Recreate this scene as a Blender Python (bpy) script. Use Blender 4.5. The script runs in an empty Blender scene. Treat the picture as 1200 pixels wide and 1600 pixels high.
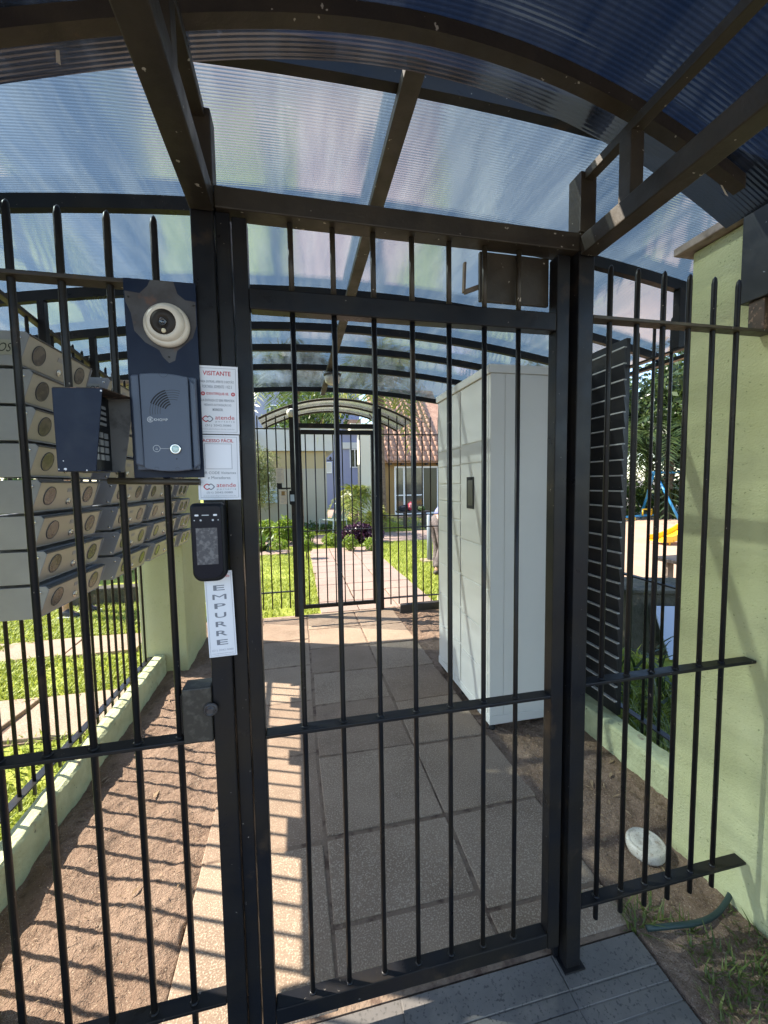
import bpy, bmesh, math, random
import numpy as np
from mathutils import Vector, Matrix
random.seed(7)
SC = bpy.context.scene
COL = SC.collection
rad = math.radians

# ------------------------------------------------------------------ camera, sky, sun, exposure
cam_d = bpy.data.cameras.new('camera')
cam = bpy.data.objects.new('camera', cam_d)
COL.objects.link(cam)
SC.camera = cam
def cam_axes(pitch, roll, yaw):
    cy, sy, cp, sp, cr, sr = math.cos(yaw), math.sin(yaw), math.cos(pitch), math.sin(pitch), math.cos(roll), math.sin(roll)
    f = Vector((-sy*cp, cy*cp, sp)); r = Vector((cy, sy, 0)); u = r.cross(f)
    return cr*r + sr*u, -sr*r + cr*u, f
r_, u_, f_ = cam_axes(-0.0710, -0.01523, -0.21125)
m = Matrix((r_, u_, -f_)).transposed().to_4x4()
m.translation = Vector((-0.1006, -0.9941, 1.5))
cam.matrix_world = m
cam_d.sensor_fit = 'HORIZONTAL'
cam_d.sensor_width = 36.0
cam_d.lens = 629.2/1200*36
cam_d.clip_start = 0.02
cam_d.clip_end = 2000

SUN_EL = rad(43.5)
SUN_AZ = math.atan2(-0.93, 0.37)          # from +Y towards +X
S = Vector((math.sin(SUN_AZ)*math.cos(SUN_EL), math.cos(SUN_AZ)*math.cos(SUN_EL), math.sin(SUN_EL)))
sun_d = bpy.data.lights.new('sun', 'SUN')
sun_d.energy = 4.1
sun_d.angle = rad(0.53)
sun_d.color = (1.0, 0.93, 0.82)
sun = bpy.data.objects.new('sun', sun_d)
COL.objects.link(sun)
sun.rotation_euler = S.to_track_quat('Z', 'Y').to_euler()
sun.location = S*40
W = bpy.data.worlds.new('World')
SC.world = W
W.use_nodes = True
wn, wl = W.node_tree.nodes, W.node_tree.links
bg = wn['Background']
sky = wn.new('ShaderNodeTexSky')
sky.sky_type = 'NISHITA'
sky.sun_disc = False
sky.sun_elevation = SUN_EL
sky.sun_rotation = SUN_AZ % (2*math.pi)
sky.air_density = 1.0
sky.dust_density = 0.6
sky.ozone_density = 1.6
wl.new(sky.outputs[0], bg.inputs[0])
bg.inputs[1].default_value = 0.135
SC.view_settings.view_transform = 'Standard'
SC.view_settings.look = 'None'
SC.view_settings.gamma = 1
SC.view_settings.use_curve_mapping = False
SC.view_settings.exposure = 1.85
SC.cycles.max_bounces = 10
SC.cycles.transparent_max_bounces = 24
SC.cycles.caustics_reflective = False
SC.cycles.caustics_refractive = False

# ------------------------------------------------------------------ materials
def material(name, base, rough=0.6, metal=0.0, var=None, var_scale=6.0, var_amt=(0.4, 0.65), speck=None, speck_scale=120.0, speck_amt=(0.58, 0.66),
             patch=None, patch_scale=9.0, patch_amt=(0.62, 0.7), bump=None, bump2=None, coat=0.0, alpha=None, spec=0.5, detail=6, rough_var=0.0, stretch=None):
    mt = bpy.data.materials.new(name)
    mt.use_nodes = True
    n, l = mt.node_tree.nodes, mt.node_tree.links
    b = n['Principled BSDF']
    b.inputs['Roughness'].default_value = rough
    b.inputs['Metallic'].default_value = metal
    b.inputs['Specular IOR Level'].default_value = spec
    b.inputs['Coat Weight'].default_value = coat
    geo = n.new('ShaderNodeNewGeometry')
    src = geo.outputs['Position']
    if stretch:
        mp = n.new('ShaderNodeMapping'); mp.inputs['Scale'].default_value = stretch
        l.new(src, mp.inputs['Vector']); src = mp.outputs[0]
    def noise(scale, det=detail):
        t = n.new('ShaderNodeTexNoise'); t.inputs['Scale'].default_value = scale; t.inputs['Detail'].default_value = det
        t.inputs['Roughness'].default_value = 0.6
        l.new(src, t.inputs['Vector']); return t.outputs['Fac']
    def ramp(fac, lo, hi):
        r = n.new('ShaderNodeMapRange'); r.inputs['From Min'].default_value = lo; r.inputs['From Max'].default_value = hi
        r.clamp = True; l.new(fac, r.inputs['Value']); return r.outputs['Result']
    def mixc(fac, a, c):
        x = n.new('ShaderNodeMix'); x.data_type = 'RGBA'; l.new(fac, x.inputs['Factor'])
        if isinstance(a, tuple): x.inputs['A'].default_value = (*a, 1)
        else: l.new(a, x.inputs['A'])
        x.inputs['B'].default_value = (*c, 1); return x.outputs['Result']
    c = base
    if var: c = mixc(ramp(noise(var_scale), *var_amt), c, var)
    if patch: c = mixc(ramp(noise(patch_scale, 8), *patch_amt), c, patch)
    if speck: c = mixc(ramp(noise(speck_scale, 2), *speck_amt), c, speck)
    if isinstance(c, tuple): b.inputs['Base Color'].default_value = (*c, 1)
    else: l.new(c, b.inputs['Base Color'])
    if rough_var:
        rr = n.new('ShaderNodeMapRange'); l.new(noise(var_scale*1.7), rr.inputs['Value'])
        rr.inputs['From Min'].default_value = 0.3; rr.inputs['From Max'].default_value = 0.7
        rr.inputs['To Min'].default_value = max(0.03, rough-rough_var); rr.inputs['To Max'].default_value = min(1, rough+rough_var)
        l.new(rr.outputs['Result'], b.inputs['Roughness'])
    last = None
    for bp in (bump, bump2):
        if bp:
            bn = n.new('ShaderNodeBump'); bn.inputs['Strength'].default_value = bp[1]; bn.inputs['Distance'].default_value = bp[2] if len(bp) > 2 else 0.01
            l.new(noise(bp[0], 4), bn.inputs['Height'])
            if last: l.new(last, bn.inputs['Normal'])
            last = bn.outputs['Normal']
    if last: l.new(last, b.inputs['Normal'])
    return mt

M = {}
M['paint'] = material('black_gloss_paint', (0.009, 0.0095, 0.012), 0.38, spec=0.24, var=(0.019, 0.0155, 0.012), var_scale=5, patch=(0.050, 0.034, 0.022), patch_scale=7, patch_amt=(0.60, 0.72),
                      speck=(0.20, 0.175, 0.15), speck_scale=95, speck_amt=(0.735, 0.75), bump=(55, 0.12, 0.004), rough_var=0.14)
M['brown'] = material('weathered_brown_black_paint', (0.030, 0.022, 0.014), 0.5, var=(0.052, 0.039, 0.024), var_scale=8, patch=(0.10, 0.052, 0.028), patch_scale=14, patch_amt=(0.66, 0.74),
                      speck=(0.42, 0.38, 0.32), speck_scale=55, speck_amt=(0.715, 0.73), bump=(70, 0.2, 0.004), rough_var=0.15)
M['rust'] = material('rusty_brown_steel', (0.075, 0.045, 0.028), 0.6, var=(0.035, 0.025, 0.018), var_scale=20, speck=(0.2, 0.12, 0.08), speck_scale=70, bump=(60, 0.3, 0.004))
M['plate'] = material('blue_black_steel', (0.006, 0.012, 0.032), 0.42, spec=0.25, var=(0.011, 0.017, 0.036), var_scale=11, patch=(0.05, 0.04, 0.038), patch_scale=10, patch_amt=(0.7, 0.8), bump=(40, 0.1, 0.003), rough_var=0.12)
M['bare'] = material('bare_scraped_steel', (0.070, 0.066, 0.066), 0.5, var=(0.045, 0.036, 0.034), var_scale=20, patch=(0.11, 0.055, 0.035), patch_scale=25, patch_amt=(0.6, 0.72), bump=(80, 0.15, 0.002))
M['hoodgrey'] = material('rubbed_grey_steel', (0.16, 0.155, 0.15), 0.45, var=(0.05, 0.047, 0.045), var_scale=14, var_amt=(0.45, 0.62))
M['lockbox'] = material('worn_lock_box_steel', (0.032, 0.028, 0.022), 0.5, var=(0.07, 0.063, 0.05), var_scale=55, var_amt=(0.5, 0.65), bump=(60, 0.2, 0.003))
M['soil'] = material('bare_soil', (0.205, 0.134, 0.092), 0.95, var=(0.285, 0.195, 0.138), var_scale=3.5, patch=(0.125, 0.080, 0.055), patch_scale=24, patch_amt=(0.52, 0.72),
                     speck=(0.40, 0.31, 0.22), speck_scale=190, speck_amt=(0.60, 0.68), bump=(55, 1.0, 0.014), bump2=(170, 1.0, 0.008), spec=0.2)
M['slab'] = material('exposed_aggregate_concrete', (0.300, 0.218, 0.154), 0.92, var=(0.225, 0.160, 0.112), var_scale=2.5, speck=(0.47, 0.37, 0.27), speck_scale=190, speck_amt=(0.52, 0.66),
                     patch=(0.15, 0.11, 0.085), patch_scale=4, patch_amt=(0.62, 0.8), bump=(150, 0.5, 0.004), bump2=(25, 0.3, 0.006), spec=0.2)
M['slab2'] = material('pink_stone_paving', (0.32, 0.225, 0.18), 0.9, var=(0.25, 0.18, 0.145), var_scale=1.6, speck=(0.4, 0.31, 0.25), speck_scale=60, bump=(50, 0.3, 0.004), spec=0.2)
M['slab_brown'] = material('brown_worn_concrete', (0.270, 0.192, 0.135), 0.92, var=(0.205, 0.144, 0.100), var_scale=3, speck=(0.42, 0.32, 0.235), speck_scale=190, speck_amt=(0.55, 0.68), patch=(0.17, 0.115, 0.085), patch_scale=5, patch_amt=(0.58, 0.78), bump=(150, 0.5, 0.004), bump2=(25, 0.3, 0.006), spec=0.2)
M['slab_pale'] = material('pale_worn_concrete', (0.375, 0.285, 0.205), 0.92, var=(0.30, 0.218, 0.155), var_scale=3, speck=(0.50, 0.41, 0.31), speck_scale=190, speck_amt=(0.52, 0.66), patch=(0.21, 0.15, 0.11), patch_scale=5, patch_amt=(0.6, 0.8), bump=(150, 0.5, 0.004), bump2=(25, 0.3, 0.006), spec=0.2)
M['joint'] = material('mossy_mortar', (0.230, 0.165, 0.118), 0.95, var=(0.12, 0.080, 0.060), var_scale=13, var_amt=(0.5, 0.62), bump=(90, 0.8, 0.008), spec=0.1)
M['tile'] = material('grey_slate_paving', (0.118, 0.106, 0.095), 0.72, var=(0.165, 0.146, 0.128), var_scale=4, patch=(0.23, 0.195, 0.16), patch_scale=6, patch_amt=(0.55, 0.75), speck=(0.075, 0.068, 0.06), speck_scale=110, bump=(60, 0.2, 0.003), rough_var=0.12)
M['green'] = material('pale_green_render', (0.455, 0.455, 0.235), 0.9, var=(0.49, 0.485, 0.275), var_scale=2.2, patch=(0.36, 0.355, 0.20), patch_scale=3.0, patch_amt=(0.56, 0.78),
                      speck=(0.27, 0.285, 0.14), speck_scale=85, speck_amt=(0.67, 0.72), bump=(130, 0.55, 0.006), bump2=(38, 0.25, 0.006), spec=0.2, stretch=(1.0, 0.8, 1.2))
M['curb'] = material('chipped_green_render', (0.47, 0.485, 0.285), 0.9, var=(0.36, 0.37, 0.21), var_scale=8, patch=(0.24, 0.18, 0.12), patch_scale=9, patch_amt=(0.62, 0.72), speck=(0.16, 0.17, 0.1), speck_scale=40, speck_amt=(0.7, 0.75), bump=(50, 0.7, 0.01), spec=0.2)
M['cap'] = material('pinkish_stone_capping', (0.36, 0.28, 0.235), 0.8, var=(0.20, 0.15, 0.12), var_scale=22, bump=(60, 0.3, 0.003))
M['boxgrey'] = material('grey_painted_steel', (0.315, 0.315, 0.335), 0.46, var=(0.27, 0.27, 0.29), var_scale=5, speck=(0.3, 0.3, 0.3), speck_scale=45, speck_amt=(0.7, 0.74), bump=(30, 0.06, 0.003))
M['alu'] = material('satin_aluminium', (0.43, 0.415, 0.38), 0.38, 0.5, var=(0.36, 0.345, 0.315), var_scale=4, bump=(300, 0.08, 0.001), stretch=(1, 0.06, 1.6))
M['alu_dark'] = material('dark_grey_and_lip_shade', (0.075, 0.078, 0.085), 0.5)
M['chrome'] = material('bright_metal', (0.72, 0.7, 0.66), 0.16, 1.0)
M['window'] = material('smoked_porthole', (0.050, 0.046, 0.038), 0.22, var=(0.105, 0.09, 0.07), var_scale=30, var_amt=(0.45, 0.58), spec=0.6)
M['locker'] = material('pale_grey_powder_coat', (0.69, 0.665, 0.615), 0.46, var=(0.655, 0.632, 0.585), var_scale=2, bump=(180, 0.05, 0.001))
M['gap'] = material('dark_gap', (0.02, 0.02, 0.02), 0.8)
M['screen_glass'] = material('screen_glass', (0.03, 0.03, 0.034), 0.35, spec=0.3)
M['reader_face'] = material('glossy_navy_plastic', (0.004, 0.006, 0.014), 0.25, spec=0.25)
M['reader_body'] = material('black_plastic', (0.005, 0.006, 0.008), 0.45, spec=0.25)
M['reader_screen'] = material('sleeping_screen', (0.05, 0.058, 0.072), 0.2, var=(0.14, 0.145, 0.155), var_scale=95, var_amt=(0.48, 0.62), coat=0.7)
M['icom'] = material('slate_grey_plastic', (0.075, 0.094, 0.135), 0.42, bump=(260, 0.05, 0.001))
M['icom_light'] = material('light_grey_print', (0.52, 0.54, 0.56), 0.5)
M['icom_dark'] = material('speaker_slot', (0.006, 0.006, 0.008), 0.7)
M['icom_line'] = material('fine_grey_line', (0.035, 0.043, 0.055), 0.5)
M['button'] = material('pale_button', (0.55, 0.72, 0.68), 0.2, coat=0.5)
M['cream'] = material('cream_plastic', (0.72, 0.64, 0.52), 0.4, var=(0.64, 0.57, 0.47), var_scale=25)
M['camface'] = material('dark_camera_face', (0.028, 0.021, 0.016), 0.5, spec=0.3)
M['lens'] = material('lens_glass', (0.004, 0.004, 0.005), 0.05, coat=1.0)
M['warm_led'] = material('warm_led_cap', (0.72, 0.62, 0.42), 0.3)
M['sign'] = material('white_sign_sheet', (0.80, 0.80, 0.83), 0.42, var=(0.77, 0.77, 0.80), var_scale=14)
M['red_ink'] = material('red_ink', (0.52, 0.028, 0.040), 0.5)
M['grey_ink'] = material('grey_ink', (0.20, 0.21, 0.24), 0.5)
M['pale_ink'] = material('pale_grey_ink', (0.42, 0.42, 0.46), 0.5)
M['white_ink'] = material('white_square_print', (0.86, 0.86, 0.90), 0.45)
M['black_ink'] = material('black_ink', (0.012, 0.012, 0.013), 0.5)
M['keys'] = material('worn_silver_keys', (0.34, 0.34, 0.34), 0.4, 0.4)
M['white_plastic'] = material('dusty_white_plastic', (0.60, 0.545, 0.46), 0.75, var=(0.50, 0.44, 0.36), var_scale=20, patch=(0.27, 0.19, 0.13), patch_scale=28, patch_amt=(0.58, 0.72), speck=(0.25, 0.18, 0.13), speck_scale=160, speck_amt=(0.62, 0.68))
M['hose'] = material('dark_green_hose', (0.012, 0.030, 0.029), 0.5, var=(0.02, 0.04, 0.037), var_scale=20)
M['lawn'] = material('lawn_ground', (0.32, 0.34, 0.07), 0.95, var=(0.24, 0.28, 0.05), var_scale=4, patch=(0.20, 0.16, 0.075), patch_scale=2, patch_amt=(0.62, 0.8), bump=(70, 0.8, 0.02), spec=0.1)
M['sand'] = material('playground_sand', (0.43, 0.29, 0.20), 0.95, var=(0.37, 0.25, 0.17), var_scale=1.4, bump=(12, 0.4, 0.03), spec=0.1)
M['ground'] = material('street_ground', (0.14, 0.125, 0.11), 0.95, var=(0.17, 0.15, 0.13), var_scale=0.6, spec=0.2)
def leafmat(name, c1, c2, trans=0.35, rough=0.5):
    mt = bpy.data.materials.new(name); mt.use_nodes = True
    n, l = mt.node_tree.nodes, mt.node_tree.links
    b = n['Principled BSDF']; b.inputs['Roughness'].default_value = rough
    oi = n.new('ShaderNodeNewGeometry')
    rp = n.new('ShaderNodeMix'); rp.data_type = 'RGBA'
    rp.inputs['A'].default_value = (*c1, 1); rp.inputs['B'].default_value = (*c2, 1)
    l.new(oi.outputs['Random Per Island'], rp.inputs['Factor'])
    l.new(rp.outputs['Result'], b.inputs['Base Color'])
    tr = n.new('ShaderNodeBsdfTranslucent'); l.new(rp.outputs['Result'], tr.inputs['Color'])
    mx = n.new('ShaderNodeMixShader'); mx.inputs[0].default_value = trans
    l.new(b.outputs[0], mx.inputs[1]); l.new(tr.outputs[0], mx.inputs[2])
    l.new(mx.outputs[0], n['Material Output'].inputs['Surface'])
    return mt
M['grass'] = leafmat('grass_blades', (0.42, 0.45, 0.075), (0.25, 0.31, 0.045), 0.4, 0.6)
M['drygrass'] = leafmat('rough_grass', (0.13, 0.15, 0.03), (0.07, 0.11, 0.02), 0.3)
M['bright_leaf'] = leafmat('bright_leaves', (0.26, 0.34, 0.03), (0.12, 0.20, 0.02), 0.4)
M['mid_leaf'] = leafmat('mid_green_leaves', (0.09, 0.15, 0.025), (0.045, 0.085, 0.018), 0.35)
M['palm_leaf'] = leafmat('palm_leaves', (0.15, 0.19, 0.035), (0.055, 0.095, 0.02), 0.4, 0.4)
M['yellow_palm'] = leafmat('yellow_green_fronds', (0.32, 0.33, 0.06), (0.17, 0.23, 0.035), 0.4, 0.4)
M['dark_leaf'] = leafmat('dark_leaves', (0.06, 0.085, 0.02), (0.022, 0.045, 0.012), 0.3, 0.35)
M['purple'] = leafmat('purple_leaves', (0.075, 0.016, 0.045), (0.03, 0.01, 0.025), 0.2, 0.4)
M['silver_leaf'] = leafmat('silvery_leaves', (0.30, 0.31, 0.13), (0.16, 0.19, 0.07), 0.35)
M['drylitter'] = leafmat('dry_litter', (0.42, 0.30, 0.18), (0.2, 0.13, 0.07), 0.2)
M['bark'] = material('palm_bark', (0.20, 0.15, 0.10), 0.9, var=(0.11, 0.075, 0.05), var_scale=16, bump=(30, 0.8, 0.02), spec=0.2)
M['wood_dark'] = material('dark_stained_timber', (0.030, 0.024, 0.020), 0.6, var=(0.05, 0.04, 0.033), var_scale=10)
M['wood_light'] = material('weathered_post_timber', (0.24, 0.19, 0.14), 0.8, var=(0.17, 0.13, 0.1), var_scale=12)
M['board'] = material('black_slat_paint', (0.010, 0.010, 0.012), 0.42, var=(0.02, 0.019, 0.02), var_scale=9, speck=(0.25, 0.25, 0.25), speck_scale=60, speck_amt=(0.75, 0.765), rough_var=0.1)
M['edge_light'] = material('lit_slat_edge_tone', (0.42, 0.41, 0.39), 0.55)  # pale tone for the light caught on black slat edges
M['terracotta'] = material('terracotta', (0.47, 0.29, 0.20), 0.85, var=(0.38, 0.22, 0.15), var_scale=3, speck=(0.25, 0.14, 0.1), speck_scale=16, bump=(30, 0.2, 0.01), spec=0.2)
M['ochre'] = material('ochre_render', (0.34, 0.225, 0.10), 0.9, var=(0.30, 0.195, 0.085), var_scale=1.2, spec=0.2)
M['beige'] = material('beige_render', (0.48, 0.43, 0.35), 0.9, var=(0.44, 0.395, 0.32), var_scale=0.9, spec=0.2)
M['yellowish'] = material('yellow_render', (0.50, 0.40, 0.24), 0.9, spec=0.2)
M['whitewall'] = material('white_render', (0.66, 0.65, 0.63), 0.9, var=(0.60, 0.59, 0.57), var_scale=0.8, spec=0.2)
M['creamwall'] = material('cream_render', (0.80, 0.74, 0.60), 0.9, spec=0.2)
M['bluewall'] = material('lilac_blue_render', (0.30, 0.31, 0.44), 0.9, var=(0.27, 0.28, 0.41), var_scale=0.4, spec=0.2)
M['white_frame'] = material('white_frame_paint', (0.86, 0.86, 0.85), 0.4)
M['winglass'] = material('dark_window_glass', (0.035, 0.038, 0.03), 0.06, var=(0.09, 0.10, 0.07), var_scale=3, coat=0.5)
M['greenglass'] = material('open_dark_interior', (0.06, 0.055, 0.02), 0.3)
M['ac'] = material('pale_blue_panel', (0.42, 0.52, 0.62), 0.4)
M['stonewall'] = material('mossy_rough_concrete', (0.095, 0.085, 0.066), 0.95, var=(0.05, 0.052, 0.036), var_scale=5, patch=(0.19, 0.15, 0.11), patch_scale=7, bump=(22, 0.8, 0.02), spec=0.2)
M['bluepaint'] = material('blue_play_paint', (0.03, 0.22, 0.42), 0.4)
M['yellowpaint'] = material('yellow_play_plastic', (0.85, 0.47, 0.02), 0.4)
M['bluewhite'] = material('blue_white_board', (0.40, 0.47, 0.66), 0.25)
M['skin'] = material('skin', (0.42, 0.24, 0.16), 0.55)
M['hair'] = material('dark_hair', (0.018, 0.012, 0.009), 0.6)
M['shirt'] = material('lilac_blue_shirt', (0.17, 0.18, 0.36), 0.85, bump=(30, 0.5, 0.01))
M['trousers'] = material('grey_brown_trousers', (0.13, 0.105, 0.097), 0.9, var=(0.06, 0.048, 0.045), var_scale=12, bump=(22, 0.8, 0.02))
M['shorts'] = material('dark_cloth', (0.02, 0.022, 0.03), 0.9)
M['shoe'] = material('brown_black_shoe', (0.045, 0.035, 0.028), 0.6)
M['sneaker'] = material('black_sneaker', (0.014, 0.015, 0.018), 0.6)
M['sole'] = material('white_sole', (0.72, 0.72, 0.72), 0.6)
M['redcloth'] = material('red_cloth', (0.28, 0.02, 0.045), 0.9)
M['pinkcloth'] = material('pink_cloth', (0.62, 0.25, 0.24), 0.9)
M['greymetal'] = material('grey_painted_pipe', (0.20, 0.23, 0.26), 0.5)
M['benchmetal'] = material('pale_green_grey_metal', (0.36, 0.43, 0.37), 0.4)
M['carpaint'] = material('silver_car_paint', (0.50, 0.51, 0.53), 0.25, 0.4, coat=0.8)
M['tyre'] = material('tyre_rubber', (0.014, 0.014, 0.014), 0.8)
M['frost'] = material('frosted_lamp_glass', (0.72, 0.71, 0.64), 0.25, coat=0.3)

def sheet_material(name, tint, trans_fac, transl_col, gloss_fac, dirt_reflection, pitch=0.0102):
    mt = bpy.data.materials.new(name); mt.use_nodes = True
    n, l = mt.node_tree.nodes, mt.node_tree.links
    n.remove(n['Principled BSDF'])
    geo = n.new('ShaderNodeNewGeometry'); sep = n.new('ShaderNodeSeparateXYZ'); l.new(geo.outputs['Position'], sep.inputs[0])
    mul = n.new('ShaderNodeMath'); mul.operation = 'MULTIPLY'; mul.inputs[1].default_value = 2*math.pi/pitch; l.new(sep.outputs['Y'], mul.inputs[0])
    sn = n.new('ShaderNodeMath'); sn.operation = 'SINE'; l.new(mul.outputs[0], sn.inputs[0])
    fl = n.new('ShaderNodeMapRange'); fl.inputs['From Min'].default_value = -0.6; fl.inputs['From Max'].default_value = 1.0
    fl.inputs['To Min'].default_value = 0.74; fl.inputs['To Max'].default_value = 1.10; l.new(sn.outputs[0], fl.inputs['Value'])
    def cmul(col, fac):
        x = n.new('ShaderNodeVectorMath'); x.operation = 'SCALE'; x.inputs[0].default_value = col; l.new(fac, x.inputs['Scale']); return x.outputs[0]
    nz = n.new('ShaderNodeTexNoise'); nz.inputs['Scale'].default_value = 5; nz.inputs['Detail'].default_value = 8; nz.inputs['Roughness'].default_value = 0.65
    mpn = n.new('ShaderNodeMapping'); mpn.inputs['Scale'].default_value = (2.4, 0.35, 1); l.new(geo.outputs['Position'], mpn.inputs[0]); l.new(mpn.outputs[0], nz.inputs['Vector'])  # dirt noise drawn out along y to paint in long reflection bands
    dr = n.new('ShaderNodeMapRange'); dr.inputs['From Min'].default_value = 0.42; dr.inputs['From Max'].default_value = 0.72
    dr.inputs['To Min'].default_value = dirt_reflection[0]; dr.inputs['To Max'].default_value = dirt_reflection[1]; l.new(nz.outputs['Fac'], dr.inputs['Value'])
    sp = n.new('ShaderNodeTexNoise'); sp.inputs['Scale'].default_value = 60; sp.inputs['Detail'].default_value = 3; l.new(geo.outputs['Position'], sp.inputs['Vector'])
    sr = n.new('ShaderNodeMapRange'); sr.inputs['From Min'].default_value = 0.70; sr.inputs['From Max'].default_value = 0.75; sr.inputs['To Max'].default_value = 0.45; l.new(sp.outputs['Fac'], sr.inputs['Value'])
    ad = n.new('ShaderNodeMath'); ad.operation = 'ADD'; ad.use_clamp = True; l.new(dr.outputs[0], ad.inputs[0]); l.new(sr.outputs[0], ad.inputs[1]); dr = ad
    t = n.new('ShaderNodeBsdfTransparent'); l.new(cmul(tint, fl.outputs[0]), t.inputs['Color'])
    tl = n.new('ShaderNodeBsdfTranslucent'); l.new(cmul(transl_col, fl.outputs[0]), tl.inputs['Color'])
    m1 = n.new('ShaderNodeMixShader'); l.new(dr.outputs[0], m1.inputs[0])
    l.new(t.outputs[0], m1.inputs[1]); l.new(tl.outputs[0], m1.inputs[2])
    bn = n.new('ShaderNodeBump'); bn.inputs['Strength'].default_value = 0.05; bn.inputs['Distance'].default_value = 0.002; l.new(sn.outputs[0], bn.inputs['Height'])
    nz2 = n.new('ShaderNodeTexNoise'); nz2.inputs['Scale'].default_value = 3.2; nz2.inputs['Detail'].default_value = 1; mp2 = n.new('ShaderNodeMapping'); mp2.inputs['Scale'].default_value = (1.6, 0.3, 1); l.new(geo.outputs['Position'], mp2.inputs[0]); l.new(mp2.outputs[0], nz2.inputs['Vector'])
    bn2 = n.new('ShaderNodeBump'); bn2.inputs['Strength'].default_value = 0.15; bn2.inputs['Distance'].default_value = 0.03; l.new(nz2.outputs['Fac'], bn2.inputs['Height']); l.new(bn.outputs[0], bn2.inputs['Normal'])
    gl = n.new('ShaderNodeBsdfGlossy'); gl.inputs['Roughness'].default_value = 0.11; gl.inputs['Color'].default_value = (0.9, 0.93, 1.0, 1); l.new(bn2.outputs[0], gl.inputs['Normal'])
    fr = n.new('ShaderNodeFresnel'); fr.inputs['IOR'].default_value = 1.5; l.new(bn2.outputs[0], fr.inputs['Normal'])
    ga = n.new('ShaderNodeMath'); ga.operation = 'MULTIPLY_ADD'; ga.inputs[1].default_value = gloss_fac; ga.inputs[2].default_value = 0.008; ga.use_clamp = True; l.new(fr.outputs[0], ga.inputs[0])
    m2 = n.new('ShaderNodeMixShader'); l.new(ga.outputs[0], m2.inputs[0]); l.new(m1.outputs[0], m2.inputs[1]); l.new(gl.outputs[0], m2.inputs[2])
    l.new(m2.outputs[0], n['Material Output'].inputs['Surface'])
    return mt
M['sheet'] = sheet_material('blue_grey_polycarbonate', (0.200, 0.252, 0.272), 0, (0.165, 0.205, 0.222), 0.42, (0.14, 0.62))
M['sheet_shaded'] = sheet_material('shade_dark_smoked_polycarbonate', (0.012, 0.018, 0.028), 0, (0.014, 0.017, 0.022), 0.10, (0.1, 0.5))  # shade of overhead trees put into the smoked tint
M['sheet_far'] = sheet_material('fawn_polycarbonate', (0.26, 0.27, 0.22), 0, (0.50, 0.50, 0.40), 0.8, (0.55, 0.8))

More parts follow.
